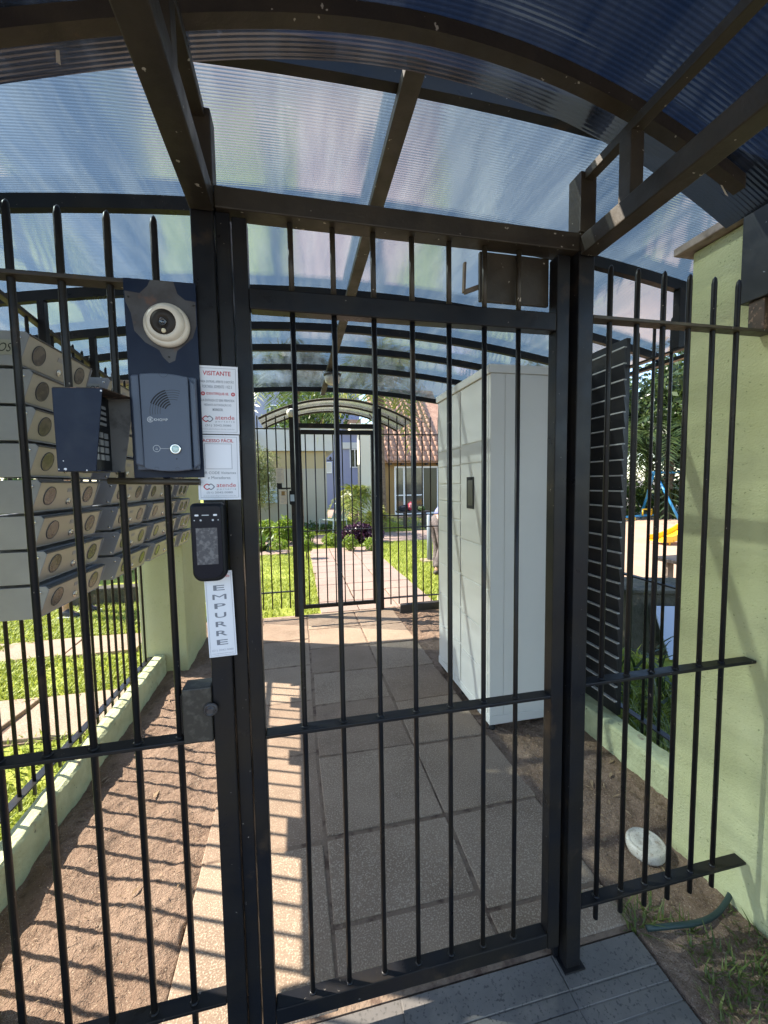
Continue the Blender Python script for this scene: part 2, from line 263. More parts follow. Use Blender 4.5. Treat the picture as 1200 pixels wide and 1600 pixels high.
# ------------------------------------------------------------------ mesh helpers
class MB:
    def __init__(s): s.v = []; s.f = []; s.sm = []
    def add(s, vs, fs, smooth=False):
        o = len(s.v); s.v += [tuple(v) for v in vs]; s.f += [tuple(i+o for i in f) for f in fs]; s.sm += [smooth]*len(fs); return s
    def box(s, x0, x1, y0, y1, z0, z1):
        vs = [(x, y, z) for z in (z0, z1) for y in (y0, y1) for x in (x0, x1)]
        return s.add(vs, [(0, 2, 3, 1), (4, 5, 7, 6), (0, 1, 5, 4), (2, 6, 7, 3), (0, 4, 6, 2), (1, 3, 7, 5)])
    def hexa(s, vs):   # 8 verts ordered like box
        return s.add(vs, [(0, 2, 3, 1), (4, 5, 7, 6), (0, 1, 5, 4), (2, 6, 7, 3), (0, 4, 6, 2), (1, 3, 7, 5)])
    def obox(s, c, half, rot):   # oriented box, rot: Matrix 3x3
        vs = [Vector(c) + rot @ Vector((sx*half[0], sy*half[1], sz*half[2])) for sz in (-1, 1) for sy in (-1, 1) for sx in (-1, 1)]
        return s.hexa(vs)
    def beam(s, p, q, w, h, up=(0, 0, 1)):
        p, q = Vector(p), Vector(q); d = (q-p).normalized(); u = Vector(up)
        r = d.cross(u).normalized(); u = r.cross(d).normalized()
        vs = [c + r*a*w/2 + u*b*h/2 for b in (-1, 1) for c in (p, q) for a in (-1, 1)]
        return s.hexa(vs)
    def tube(s, pts, rad, n=8, caps=True, smooth=True):
        pts = [Vector(p) for p in pts]; rr = rad if isinstance(rad, (list, tuple)) else [rad]*len(pts)
        o = len(s.v); prev = None
        for i, p in enumerate(pts):
            d = (pts[min(i+1, len(pts)-1)] - pts[max(i-1, 0)]).normalized()
            a = prev if prev is not None else (Vector((0, 0, 1)) if abs(d.z) < 0.9 else Vector((1, 0, 0)))
            r = d.cross(a).normalized(); u = r.cross(d).normalized(); prev = u
            for k in range(n):
                t = 2*math.pi*k/n; s.v.append(tuple(p + r*math.cos(t)*rr[i] + u*math.sin(t)*rr[i]))
        for i in range(len(pts)-1):
            for k in range(n):
                k2 = (k+1) % n
                s.f.append((o+i*n+k, o+i*n+k2, o+(i+1)*n+k2, o+(i+1)*n+k)); s.sm.append(smooth)
        if caps:
            s.f.append(tuple(o+k for k in range(n))[::-1]); s.sm.append(False)
            s.f.append(tuple(o+(len(pts)-1)*n+k for k in range(n))); s.sm.append(False)
        return s
    def lathe(s, prof, c=(0, 0, 0), axis='Z', n=24, smooth=True, sx=1.0, sy=1.0):
        o = len(s.v); c = Vector(c)
        for r, h in prof:
            for k in range(n):
                t = 2*math.pi*k/n; a, b = r*math.cos(t)*sx, r*math.sin(t)*sy
                v = {'Z': (a, b, h), 'Y': (a, -h, b), 'X': (h, a, b)}[axis]     # axis Y: h runs towards -y
                s.v.append(tuple(c + Vector(v)))
        for i in range(len(prof)-1):
            for k in range(n):
                k2 = (k+1) % n
                s.f.append((o+i*n+k, o+i*n+k2, o+(i+1)*n+k2, o+(i+1)*n+k)); s.sm.append(smooth)
        s.f.append(tuple(o+k for k in range(n))[::-1]); s.sm.append(False)
        s.f.append(tuple(o+(len(prof)-1)*n+k for k in range(n))); s.sm.append(False)
        return s
    def prism(s, poly, y0, y1):   # polygon in xz extruded in y
        n = len(poly); o = len(s.v)
        s.v += [(x, y0, z) for x, z in poly] + [(x, y1, z) for x, z in poly]
        s.f.append(tuple(o+i for i in range(n))); s.f.append(tuple(o+n+i for i in range(n))[::-1]); s.sm += [False]*2
        for i in range(n):
            j = (i+1) % n; s.f.append((o+i, o+n+i, o+n+j, o+j)); s.sm.append(False)
        return s
    def mesh(s, name, off=(0, 0, 0), fix=True):
        me = bpy.data.meshes.new(name); off = Vector(off)
        me.from_pydata([tuple(Vector(v)-off) for v in s.v], [], s.f)
        me.polygons.foreach_set('use_smooth', s.sm)
        if fix:
            bm = bmesh.new(); bm.from_mesh(me); bmesh.ops.recalc_face_normals(bm, faces=bm.faces); bm.to_mesh(me); bm.free()
        me.update(); return me

WL = {}    # world location of every object
def link(name, data, mat=None, parent=None, loc=(0, 0, 0), bevel=0):
    o = bpy.data.objects.new(name, data); COL.objects.link(o)
    loc = Vector(loc); WL[o.name] = loc
    if parent is not None:
        o.parent = parent; o.location = loc - WL[parent.name]
    else: o.location = loc
    if mat is not None and data is not None and not data.materials: data.materials.append(mat if not isinstance(mat, str) else M[mat])
    if bevel:
        b = o.modifiers.new('edge', 'BEVEL'); b.width = bevel; b.segments = 2; b.limit_method = 'ANGLE'; b.angle_limit = rad(40)
    return o
def tag(o, label=None, cat=None, group=None, kind=None):
    if label: o['label'] = label
    if cat: o['category'] = cat
    if group: o['group'] = group
    if kind: o['kind'] = kind
    return o
def thing(name, label, cat, loc=(0, 0, 0), group=None):
    return tag(link(name, None, loc=loc), label, cat, group)
def part(name, mb, mat, parent, bevel=0, fix=True):
    L = WL[parent.name]
    return link(name, mb.mesh(name, L, fix), mat, parent, L, bevel)
def solo(name, mb, mat, label, cat, loc=(0, 0, 0), group=None, bevel=0):
    return tag(link(name, mb.mesh(name, loc), mat, None, loc, bevel), label, cat, group)
def struct(name, mb, mat, bevel=0):
    return tag(link(name, mb.mesh(name), mat, None, (0, 0, 0), bevel), kind='structure')
def inst(name, me, mat, parent, loc):
    return link(name, me, mat, parent, loc)
def copy_thing(root, loc, label=None):
    r = root.copy(); COL.objects.link(r); r.location = loc; WL[r.name] = Vector(loc)
    if label: r['label'] = label
    for ch in [o for o in root.children]:
        c = ch.copy(); COL.objects.link(c); c.parent = r; WL[c.name] = Vector(loc) + ch.location
        for g in [o for o in ch.children]:
            d = g.copy(); COL.objects.link(d); d.parent = c
    return r
def fast(name, V, F, mat, parent=None, loc=(0, 0, 0)):
    V = np.asarray(V, np.float32); F = np.asarray(F, np.int32); k = F.shape[1]
    me = bpy.data.meshes.new(name)
    me.vertices.add(len(V)); me.vertices.foreach_set('co', (V - np.asarray(loc, np.float32)).ravel())
    me.loops.add(F.size); me.loops.foreach_set('vertex_index', F.ravel())
    me.polygons.add(len(F)); me.polygons.foreach_set('loop_start', np.arange(0, F.size, k, dtype=np.int32)); me.polygons.foreach_set('loop_total', np.full(len(F), k, np.int32))
    me.update(calc_edges=True)
    return link(name, me, mat, parent, loc)

# text meshes (made first, while the scene is small)
def text_raw(s, spacing=1.0, bold=0.0):
    cu = bpy.data.curves.new('t', 'FONT'); cu.body = s; cu.size = 1; cu.space_character = spacing; cu.resolution_u = 3; cu.offset = bold
    o = bpy.data.objects.new('t', cu); COL.objects.link(o)
    dg = bpy.context.evaluated_depsgraph_get(); me = bpy.data.meshes.new_from_object(o.evaluated_get(dg))
    v = np.zeros(len(me.vertices)*3); me.vertices.foreach_get('co', v); v = v.reshape(-1, 3)[:, :2]
    f = [tuple(p.vertices) for p in me.polygons]
    bpy.data.objects.remove(o); bpy.data.curves.remove(cu); bpy.data.meshes.remove(me)
    v = v - v.min(0); v = v/np.maximum(v.max(0), 1e-6)
    return v, f
TXT = {}
def text(mb, s, x0, x1, z0, z1, y, shear=0.0, spacing=1.0, place=None):
    bold = 0 if s == 'M' else 0.012 if len(s) == 1 or s.isupper() and len(s) < 16 else 0.0
    if (s, spacing) not in TXT: TXT[(s, spacing)] = text_raw(s, spacing, bold)
    v, f = TXT[(s, spacing)]
    pts = []
    for a, b in v:
        X = x0 + a*(x1-x0) + shear*b*(z1-z0); Z = z0 + b*(z1-z0)
        pts.append(place(X, Z) if place else (X, y, Z))
    mb.add(pts, f)
def flat(mb, pts2, y, place=None):
    mb.add([place(a, b) if place else (a, y, b) for a, b in pts2], [tuple(range(len(pts2)))])
def rect_frame(mb, x0, x1, z0, z1, w, y, place=None):
    for a in ((x0, x1, z0, z0+w), (x0, x1, z1-w, z1), (x0, x0+w, z0+w, z1-w), (x1-w, x1, z0+w, z1-w)):
        flat(mb, [(a[0], a[2]), (a[1], a[2]), (a[1], a[3]), (a[0], a[3])], y, place)
def ring2(mb, cx, cz, r0, r1, y, n=24, a0=0, a1=360, place=None):
    full = abs(a1-a0) >= 360; k = n if full else n+1
    A = [rad(a0 + (a1-a0)*i/n) for i in range(k)]
    vs = [(cx+r*math.cos(a), cz+r*math.sin(a)) for a in A for r in (r0, r1)]
    vs = [place(*p) if place else (p[0], y, p[1]) for p in vs]
    fs = [(2*i, 2*i+1, 2*((i+1) % k)+1, 2*((i+1) % k)) for i in range(n)]
    mb.add(vs, fs)

# lattice noise for ground relief
def lattice(seed):
    g = np.random.RandomState(seed).rand(97, 97)
    def f(x, y):
        xi, yi = np.floor(x).astype(int), np.floor(y).astype(int); fx, fy = x-xi, y-yi
        fx, fy = fx*fx*(3-2*fx), fy*fy*(3-2*fy); a = lambda i, j: g[i % 97, j % 97]
        return (a(xi, yi)*(1-fx)+a(xi+1, yi)*fx)*(1-fy) + (a(xi, yi+1)*(1-fx)+a(xi+1, yi+1)*fx)*fy - 0.5
    return f
N1, N2 = lattice(1), lattice(2)

# ------------------------------------------------------------------ the setting: ground, lawns, sand, soil, paths
struct('ground', MB().add([(-400, -400, -0.09), (400, -400, -0.09), (400, 400, -0.09), (-400, 400, -0.09)], [(0, 1, 2, 3)]), 'ground')
struct('lawn', MB().add([(-30, 0.35, -0.03), (-1.26, 0.35, -0.03), (-1.26, 3.62, -0.03), (1.69, 3.62, -0.03), (1.69, 0.35, -0.03), (3.6, 0.35, -0.03), (3.6, 9, -0.03), (3.6, 60, -0.03), (-30, 60, -0.03)], [(0, 1, 2, 8), (2, 3, 7, 8), (3, 4, 5, 6), (3, 6, 7)]), 'lawn')
struct('sand_yard', MB().add([(3.42, 2.55, -0.02), (20, -4, -0.02), (30, 12, -0.02), (12, 11.6, -0.02), (5.0, 8.0, -0.02)], [(0, 1, 2, 3), (0, 3, 4)]), 'sand')
struct('driveway', MB().add([(0.7, 17.5, -0.02), (12, 17.5, -0.02), (12, 30, -0.02), (0.7, 30, -0.02)], [(0, 1, 2, 3)]), 'slab2')
PX0, PX1 = -0.52, 0.975
def soil(name, x0, x1, y0, y1, step, hole):
    nx, ny = int((x1-x0)/step)+1, int((y1-y0)/step)+1
    X, Y = np.meshgrid(np.linspace(x0, x1, nx), np.linspace(y0, y1, ny))
    Z = 0.022*N1(X*7+9, Y*7+9) + 0.014*N2(X*19+5, Y*19+5) + 0.008*N1(X*45+3, Y*45+3) + 0.005*N2(X*90, Y*90) - 0.004
    Z = np.where(hole(X, Y), -0.05, Z)
    V = np.stack([X, Y, Z], -1).reshape(-1, 3)
    i = (np.arange(ny-1)[:, None]*nx + np.arange(nx-1)).ravel()
    F = np.stack([i, i+1, i+nx+1, i+nx], 1)
    o = fast(name, V, F, 'soil'); o.data.polygons.foreach_set('use_smooth', np.ones(len(F), bool)); return tag(o, kind='structure')
soil('soil_bed', -1.19, 1.562, -0.7, 3.68, 0.0105, lambda X, Y: ((X > PX0+0.02+0.05*N1(Y*4+3, Y*3+1)) & (X < PX1-0.02+0.03*N1(Y*5, Y*2+7)) & (Y > 0.03)) | ((X < 0.955) & (Y <= 0.05)))

def slab_piece(name, parent, mat, x0, x1, y0, y1, z0, z1, jit=0.006, bevel=0.004):
    j = lambda: random.uniform(-jit, jit); t = random.uniform(-0.003, 0.003)
    vs = [(x0, y0, z0), (x1, y0, z0), (x0, y1, z0), (x1, y1, z0)]
    vs = [(x+j(), y+j(), z) for x, y, z in vs]
    vs += [(x, y, z1+t+j()*0.25) for x, y, z in vs]
    return part(name, MB().hexa(vs), mat, parent, bevel)
path = struct('path', MB().box(PX0+0.015, PX1-0.015, 0.052, 3.66, -0.06, -0.002), 'joint')
cols = [(-0.515, -0.036, [0.06, 0.62, 1.2, 1.77, 2.33, 2.9, 3.66]), (-0.022, 0.502, [0.06, 0.285, 0.635, 1.145, 1.69, 2.15, 2.65, 3.15, 3.66]), (0.517, 0.965, [0.06, 0.21, 0.632, 1.13, 1.60, 2.10, 2.62, 3.12, 3.66])]
for x0, x1, ys in cols:
    for a, b in zip(ys[:-1], ys[1:]):
        slab_piece('slab', path, random.choice(('slab', 'slab', 'slab_brown')), x0, x1, a+0.008, b-0.008, -0.05, 0.002, 0.007, 0.005)
thr = struct('threshold_paving', MB().box(-1.3, 0.945, -1.9, 0.048, -0.06, -0.003), 'tile')
ty = [0.045, -0.045, -0.088, -0.135, -0.42, -0.72, -1.0, -1.3, -1.6, -1.88]
for k in range(len(ty)-1):
    w = [0.49, 0.49, 0.49, 0.33, 0.52, 0.40, 0.45, 0.38, 0.5][k]; x = 0.95 - (0.0 if k > 2 else 0.0)
    n = 0
    while x > -1.28 and n < 9:
        ww = w if k < 3 else w*random.uniform(0.75, 1.25)
        if k < 3 and n == 0: ww = 0.31
        slab_piece('paving_tile', thr, 'tile', max(x-ww, -1.29)+0.0014, x-0.0014, ty[k+1]+0.0013, ty[k]-0.0013, -0.05, 0.0, 0.0012 if k < 3 else 0.004, 0.0015)
        x -= ww; n += 1
gp = struct('garden_path', MB().box(0.14, 1.56, 3.67, 8.55, -0.06, -0.018), 'joint')
y = 3.68
while y < 8.4:
    h = random.uniform(0.42, 0.56)
    for x0, x1 in ((0.15, 0.58), (0.6, 1.07), (1.09, 1.55)):
        slab_piece('slab', gp, 'slab2', x0+random.uniform(-0.04, 0.02)*(x0 < 0.2), x1, y+0.008, min(y+h-0.008, 8.55), -0.05, 0.0, 0.006, 0.004)
    y += h
cp = struct('cross_path', MB().box(-3.4, 9.0, 9.15, 11.15, -0.06, -0.02), 'joint')
for k in range(14):
    for a, b in ((9.16, 10.1), (10.12, 11.14)):
        slab_piece('slab', cp, 'slab2', -3.38+k*0.885, -3.38+k*0.885+0.87, a, b, -0.05, -0.002, 0.01, 0.006)
sp = struct('side_path', MB().box(-5.0, -0.3, 8.0, 8.62, -0.06, -0.02), 'joint')
for k in range(7): slab_piece('slab', sp, 'slab2', -4.98+k*0.66, -4.98+k*0.66+0.645, 8.02, 8.6, -0.05, -0.003, 0.01, 0.005)
lp = struct('stepping_path', MB().box(-5.2, -1.34, 1.72, 2.28, -0.06, -0.02).box(-5.2, -1.6, 3.06, 3.56, -0.06, -0.021), 'joint')
for k, (x0, x1) in enumerate(((-1.93, -1.36), (-2.62, -1.96), (-3.3, -2.66), (-4.1, -3.34))):
    slab_piece('slab', lp, 'slab', x0, x1, 1.74, 2.26, -0.05, 0.002, 0.03, 0.006)
for k, (x0, x1) in enumerate(((-2.2, -1.63), (-2.86, -2.24), (-3.5, -2.9), (-4.2, -3.55))):
    slab_piece('slab', lp, 'slab', x0, x1, 3.08, 3.54, -0.05, 0.0, 0.03, 0.006)

# ------------------------------------------------------------------ rendered piers and low walls
def relief_wall(name, x0, x1, y0, y1, h, mat, label, seed=0, cat='wall', rough=0.006):
    nx, ny, nz = 5, max(3, int((y1-y0)/0.05)), 5
    mb = MB(); rs = np.random.RandomState(seed)
    prof = [(x0, 0), (x0, h*0.5), (x0+0.004, h*0.9), (x0+0.016, h), ((x0+x1)/2, h+0.004), (x1-0.016, h), (x1-0.004, h*0.9), (x1, h*0.5), (x1, 0)]
    n = len(prof)
    for j in range(ny+1):
        y = y0+(y1-y0)*j/ny
        for k, (x, z) in enumerate(prof):
            e = rough*(0.4 if k in (0, 1, 7, 8) else 1.0)
            mb.v.append((x+rs.uniform(-e, e)*0.5, y+(rs.uniform(-e, e) if 0 < j < ny else 0), z-0.06*(z == 0)+(rs.uniform(-e, e*0.3) if z > 0 else 0)))
    for j in range(ny):
        for k in range(n-1):
            mb.f.append((j*n+k, j*n+k+1, (j+1)*n+k+1, (j+1)*n+k)); mb.sm.append(False)
    mb.f.append(tuple(range(n))); mb.f.append(tuple(ny*n+k for k in range(n))); mb.sm += [False]*2
    return solo(name, mb, mat, label, cat, ((x0+x1)/2, y0, 0), bevel=0.003)
relief_wall('low_wall', -1.275, -1.18, 0.30, 2.49, 0.146, 'curb', 'low pale green kerb wall with chipped edges under the letterboxes', 3)
relief_wall('low_wall', 1.555, 1.685, 0.292, 3.66, 0.142, 'curb', 'low pale green kerb wall under the black slatted screen', 4)
def pier(x0, x1, y0, y1, h, label, cap=True):
    t = thing('gate_pier', label, 'pier', ((x0+x1)/2, (y0+y1)/2, 0))
    part('shaft', MB().box(x0, x1, y0, y1, -0.06, h), 'green', t, 0.008)
    if cap: part('cap', MB().box(x0-0.042, x1+0.042, y0-0.042, y1+0.042, h+0.001, h+0.030), 'cap', t, 0.004)
    return t
pier(1.36, 1.74, -0.42, 0.285, 2.335, 'tall pale green rendered pier with stone cap at the right of the entrance')
pier(-1.36, -0.985, -0.42, 0.285, 2.335, 'tall pale green rendered pier at the left end of the entrance fence')
pier(-1.36, -1.020, 2.496, 3.20, 2.28, 'pale green rendered pier behind the letterboxes at the end of the low wall')

# ------------------------------------------------------------------ entrance gate, its frame and the fence panels beside it
fr = thing('gateway', 'black steel frame of two posts and a lintel around the entrance gate', 'gateway', (0.2, 0.02, 0))
part('post', MB().box(-0.313, -0.2655, 0, 0.05, -0.02, 2.118), 'paint', fr, 0.003)
part('post', MB().box(0.662, 0.711, 0, 0.05, 0.0, 2.118), 'paint', fr, 0.003)
part('lintel', MB().box(-0.262, 0.6635, 0.0, 0.05, 2.117, 2.1645), 'brown', fr, 0.003)
part('corner_block', MB().box(-0.315, -0.2635, -0.001, 0.051, 2.1185, 2.166), 'brown', fr, 0.003)
part('corner_block', MB().box(0.664, 0.712, 0.0, 0.051, 2.1185, 2.166), 'brown', fr, 0.003)
part('stub_post', MB().box(0.662, 0.7115, -0.0015, 0.049, 2.1665, 2.322), 'brown', fr, 0.003)
part('stub_post', MB().box(-0.3125, -0.262, -0.0015, 0.049, 2.1665, 2.322), 'brown', fr, 0.003)
part('jamb', MB().box(-0.2635, -0.232, 0.012, 0.05, -0.02, 2.1155), 'paint', fr, 0.002)
part('stop_strip', MB().box(0.646, 0.6605, 0.036, 0.052, 0.0, 2.1155), 'paint', fr, 0.002)
part('base_plate', MB().box(0.650, 0.722, -0.012, 0.062, -0.001, 0.006), 'paint', fr, 0.002)
gt = thing('entrance_gate', 'closed black steel gate of upright bars in the entrance', 'gate', (0.2, 0.02, 0.07))
part('stile', MB().box(-0.2285, -0.196, 0.010, 0.048, 0.073, 2.108), 'paint', gt, 0.003)
part('stile', MB().box(0.604, 0.6435, 0.010, 0.048, 0.073, 2.108), 'paint', gt, 0.003)
part('top_rail', MB().box(-0.1955, 0.6035, 0.0105, 0.0475, 1.908, 1.956), 'paint', gt, 0.003)
part('bottom_rail', MB().box(-0.1955, 0.6035, 0.0105, 0.0475, 0.076, 0.124), 'paint', gt, 0.003)
part('middle_rail', MB().box(-0.1955, 0.6035, 0.011, 0.047, 0.866, 0.876), 'paint', gt, 0.002)
bar_low = MB().tube([(0, 0, 0), (0, 0, 1.784)], 0.0068, 10).mesh('bar')
bar_top = MB().tube([(0, 0, 0), (0, 0, 0.1605)], 0.0068, 10).mesh('bar')
weld = MB().lathe([(0.0105, 0), (0.0095, 0.002), (0.0070, 0.004)], n=10).mesh('weld')
for k in range(7):
    x = -0.099+0.0998*k
    inst('bar', bar_low, 'paint', gt, (x, 0.029, 0.124))
    inst('bar', bar_top, 'brown', gt, (x, 0.029, 1.956))
    inst('weld', weld, 'paint', gt, (x, 0.029, 0.876)); inst('weld', weld, 'paint', gt, (x, 0.029, 0.124))
part('lock_plate', MB().box(0.394, 0.602, 0.0445, 0.056, 1.985, 2.114), 'brown', gt, 0.003)
part('closer_arm', MB().beam((0.375, 0.10, 2.11), (0.372, 0.10, 2.03), 0.012, 0.006).beam((0.372, 0.10, 2.03), (0.44, 0.075, 2.05), 0.006, 0.012), 'wood_light', gt)

def bar_mesh(z0, z1, r, tip=0.02):
    return MB().tube([(0, 0, z0), (0, 0, z1-tip), (0.001, 0, z1-tip*0.35), (0.002, 0, z1)], [r, r, r*0.8, r*0.25], 10).mesh('bar')
def fence_x(name, label, xs, x0, x1, z0, z1, rails, r, y=0.02, mat='paint', top='brown', loc=None):
    f = thing(name, label, 'fence', loc or ((x0+x1)/2, y, 0))
    bm_ = bar_mesh(z0, z1, r)
    for z in rails: part('rail', MB().box(x0, x1, y-0.019, y+0.019, z-0.005, z+0.005), top if z == rails[-1] else mat, f, 0.002)
    w = MB().lathe([(r*1.5, 0), (r*1.35, 0.002), (r*1.02, 0.0045)], n=10).mesh('weld')
    for x in xs:
        inst('bar', bm_, mat, f, (x, y, 0))
        for z in rails[:-1]: inst('weld', w, mat, f, (x, y, z+0.005))
    return f
fL = fence_x('fence_panel', 'black bar fence panel left of the gate, carrying the intercom', [-0.393-0.0925*k for k in range(6)], -0.984, -0.3135, 0.12, 2.095, (0.193, 0.893, 1.944), 0.0076)
fR = fence_x('fence_panel', 'black bar fence panel between the gate post and the right pier', [0.779+0.0905*k for k in range(6)], 0.7115, 1.352, 0.122, 2.102, (0.193, 0.898, 1.950), 0.0075)
part('wall_bracket', MB().box(1.306, 1.358, -0.16, 0.072, 2.052, 2.33), 'board', fR, 0.003)
part('bracket_stub', MB().box(1.314, 1.35, 0.004, 0.05, 1.956, 2.0515), 'rust', fR, 0.002)
lb = thing('lock_box', 'scratched black steel lock box on the left gate post', 'lock', (-0.35, 0.02, 0.89))
part('case', MB().box(-0.379, -0.3145, -0.006, 0.046, 0.893, 1.026), 'lockbox', lb, 0.003)
part('lock_cylinder', MB().lathe([(0.0165, 0), (0.0165, 0.003), (0.013, 0.006), (0.012, 0.006), (0.012, 0.004), (0.0075, 0.004), (0.0065, 0.011)], (-0.3165, -0.0065, 0.972), 'Y', 20), 'bare', lb)
part('cover_flange', MB().box(-0.384, -0.3795, 0.0, 0.05, 0.915, 1.010), 'paint', lb, 0.001)

# ------------------------------------------------------------------ intercom post: plate, camera, intercom, keypad hood, signs, face reader
pt = thing('mounting_plate', 'dark blue steel plate on the fence behind the camera and intercom', 'plate', (-0.38, -0.01, 1.52))
part('plate', MB().box(-0.449, -0.3055, -0.0125, -0.0085, 1.520, 1.944), 'plate', pt, 0.001)
def blob(mb, cx, cz, pts, y):
    mb.add([(cx+a, y, cz+b) for a, b in pts], [tuple(range(len(pts)))])
sc = MB()
blob(sc, 0, 0, [(-0.447, 1.917), (-0.418, 1.914), (-0.402, 1.930), (-0.396, 1.9435), (-0.350, 1.9435), (-0.343, 1.918), (-0.328, 1.906), (-0.307, 1.904), (-0.307, 1.852), (-0.316, 1.826), (-0.338, 1.806), (-0.349, 1.797), (-0.354, 1.776), (-0.366, 1.770), (-0.378, 1.782), (-0.385, 1.797), (-0.412, 1.812), (-0.432, 1.835), (-0.437, 1.872), (-0.446, 1.894)], -0.0127)
part('scraped_patch', sc, 'bare', pt)
sh = MB()
for a, b in ((-0.366, 1.783), (-0.3115, 1.896), (-0.440, 1.905)): sh.lathe([(0.0022, 0), (0.0018, 0.001)], (a, -0.0128, b), 'Y', 8)
part('screw_hole', sh, 'gap', pt)
part('support_bar', MB().tube([(-0.50, -0.012, 1.5145), (-0.3145, -0.012, 1.5095)], 0.0075, 10), 'brown', pt)

cm = thing('security_camera', 'round cream security camera with dark face on the blue plate', 'camera', (-0.366, -0.013, 1.849))
part('base_ring', MB().lathe([(0.0455, 0), (0.0465, 0.004), (0.0455, 0.010), (0.041, 0.014)], (-0.3655, -0.013, 1.848), 'Y', 40), 'cream', cm)
tl = Matrix.Rotation(rad(-5), 3, 'Z') @ Matrix.Rotation(rad(4), 3, 'X')
def tilted(mb_src, c):
    o = MB(); o.v = [tuple(Vector(c) + tl @ Vector(v)) for v in mb_src.v]; o.f = mb_src.f; o.sm = mb_src.sm; return o
cc = (-0.3665, -0.020, 1.850)
part('dome', tilted(MB().lathe([(0.0405, 0), (0.0400, 0.006), (0.0378, 0.012), (0.0335, 0.0165), (0.0272, 0.0185), (0.0262, 0.017)], n=40, axis='Y'), cc), 'cream', cm)
part('camera_face', tilted(MB().lathe([(0.0262, 0.0165), (0.0256, 0.0182), (0.010, 0.0192), (0.0095, 0.018)], n=32, axis='Y'), cc), 'camface', cm)
part('lens', tilted(MB().lathe([(0.0080, 0.0175), (0.0076, 0.0208), (0.0056, 0.0210), (0.0050, 0.0196), (0.0028, 0.0206), (0.0008, 0.0209)], n=24, axis='Y', c=(0.0005, 0, -0.0005)), cc), 'lens', cm)
part('light_sensor', tilted(MB().lathe([(0.0050, 0.0185), (0.0048, 0.0205), (0.003, 0.0215), (0.0005, 0.022)], n=16, axis='Y', c=(0.001, 0, -0.0185)), cc), 'warm_led', cm)

ic = thing('intercom', 'slate grey intercom panel with a round call button', 'intercom', (-0.37, -0.03, 1.54))
def icz(x): return 0.0
def ic_panel(x0, x1, z0, z1, y, arch_t, arch_b, depth):
    n = 16; top = []; bot = []
    for i in range(n+1):
        a = i/n; x = x0+(x1-x0)*a; q = 4*a*(1-a)
        top.append((x, z1+arch_t*q-0.003*a)); bot.append((x, z0-arch_b*q-0.003*a))
    return MB().prism(top+bot[::-1], y, y+depth)
part('back_case', MB().box(-0.4375, -0.3115, -0.026, -0.0127, 1.5365, 1.738), 'icom', ic, 0.003)
part('side_wing', MB().prism([(-0.4365, 1.7355), (-0.4205, 1.7375), (-0.4185, 1.5435), (-0.4355, 1.5485)], -0.039, -0.0262), 'icom', ic, 0.003)
part('side_wing', MB().prism([(-0.3225, 1.7315), (-0.3105, 1.7215), (-0.3085, 1.5475), (-0.3215, 1.5375)], -0.039, -0.0262), 'icom', ic, 0.003)
part('front_panel', ic_panel(-0.4175, -0.3235, 1.5395, 1.737, -0.0445, 0.0045, 0.005, 0.018), 'icom', ic, 0.002)
Yf = -0.0448
g = MB(); cxg, czg = -0.3595, 1.6685
for i in range(7):
    r = 0.017+0.0049*i; ring2(g, cxg+0.006, czg-0.010, r, r+0.0026, Yf, 14, 108, 158)
part('speaker_grille', g, 'icom_dark', ic)
g = MB()
for i in range(5):
    r = 0.0265+0.0049*i
    ring2(g, cxg+0.006, czg-0.010, r, r+0.0011, Yf+0.0001, 8, 158, 188); ring2(g, cxg+0.006, czg-0.010, r, r+0.0011, Yf+0.0001, 10, 72, 108)
ring2(g, -0.3705, 1.7405, 0.0085, 0.0092, Yf, 16, 180, 360); ring2(g, -0.393, 1.5385, 0.0035, 0.0042, Yf, 10, 0, 180); ring2(g, -0.352, 1.5375, 0.0035, 0.0042, Yf, 10, 0, 180)
part('grille_outline', g, 'icom_line', ic)
g = MB(); text(g, 'KHOMP', -0.3935, -0.3665, 1.6395, 1.6452, Yf, spacing=1.05)
ring2(g, -0.4005, 1.6425, 0.0048, 0.0060, Yf, 20, 20, 340); ring2(g, -0.4005, 1.6425, 0.0030, 0.0037, Yf, 12); flat(g, [(-0.4005, 1.6455), (-0.3987, 1.6425), (-0.4005, 1.6395), (-0.4023, 1.6425)], Yf)
part('logo', g, 'icom_light', ic)
g = MB(); ring2(g, -0.391, 1.5815, 0.0064, 0.0073, Yf, 24); flat(g, [(-0.3838, 1.5812), (-0.3655, 1.5808), (-0.3655, 1.5816), (-0.3838, 1.5820)], Yf)
flat(g, [(-0.3932, 1.5792), (-0.3888, 1.5792), (-0.3888, 1.5800), (-0.3932, 1.5800)], Yf)
for sx in (-1, 1): flat(g, [(-0.391+sx*0.0020, 1.5800), (-0.391+sx*0.0012, 1.5800), (-0.391+sx*0.0002, 1.5848), (-0.391, 1.5856)], Yf)
part('bell_symbol', g, 'icom_light', ic)
part('button_ring', MB().lathe([(0.0112, 0), (0.0112, 0.0025), (0.0098, 0.004), (0.0082, 0.0032)], (-0.3535, Yf, 1.5805), 'Y', 28), 'chrome', ic)
part('button', MB().lathe([(0.0080, 0.0028), (0.0076, 0.0042), (0.003, 0.0048)], (-0.3535, Yf, 1.5805), 'Y', 20), 'button', ic)
part('microphone_hole', MB().lathe([(0.0014, 0), (0.0012, 0.0003)], (-0.3525, Yf, 1.5595), 'Y', 10), 'gap', ic)

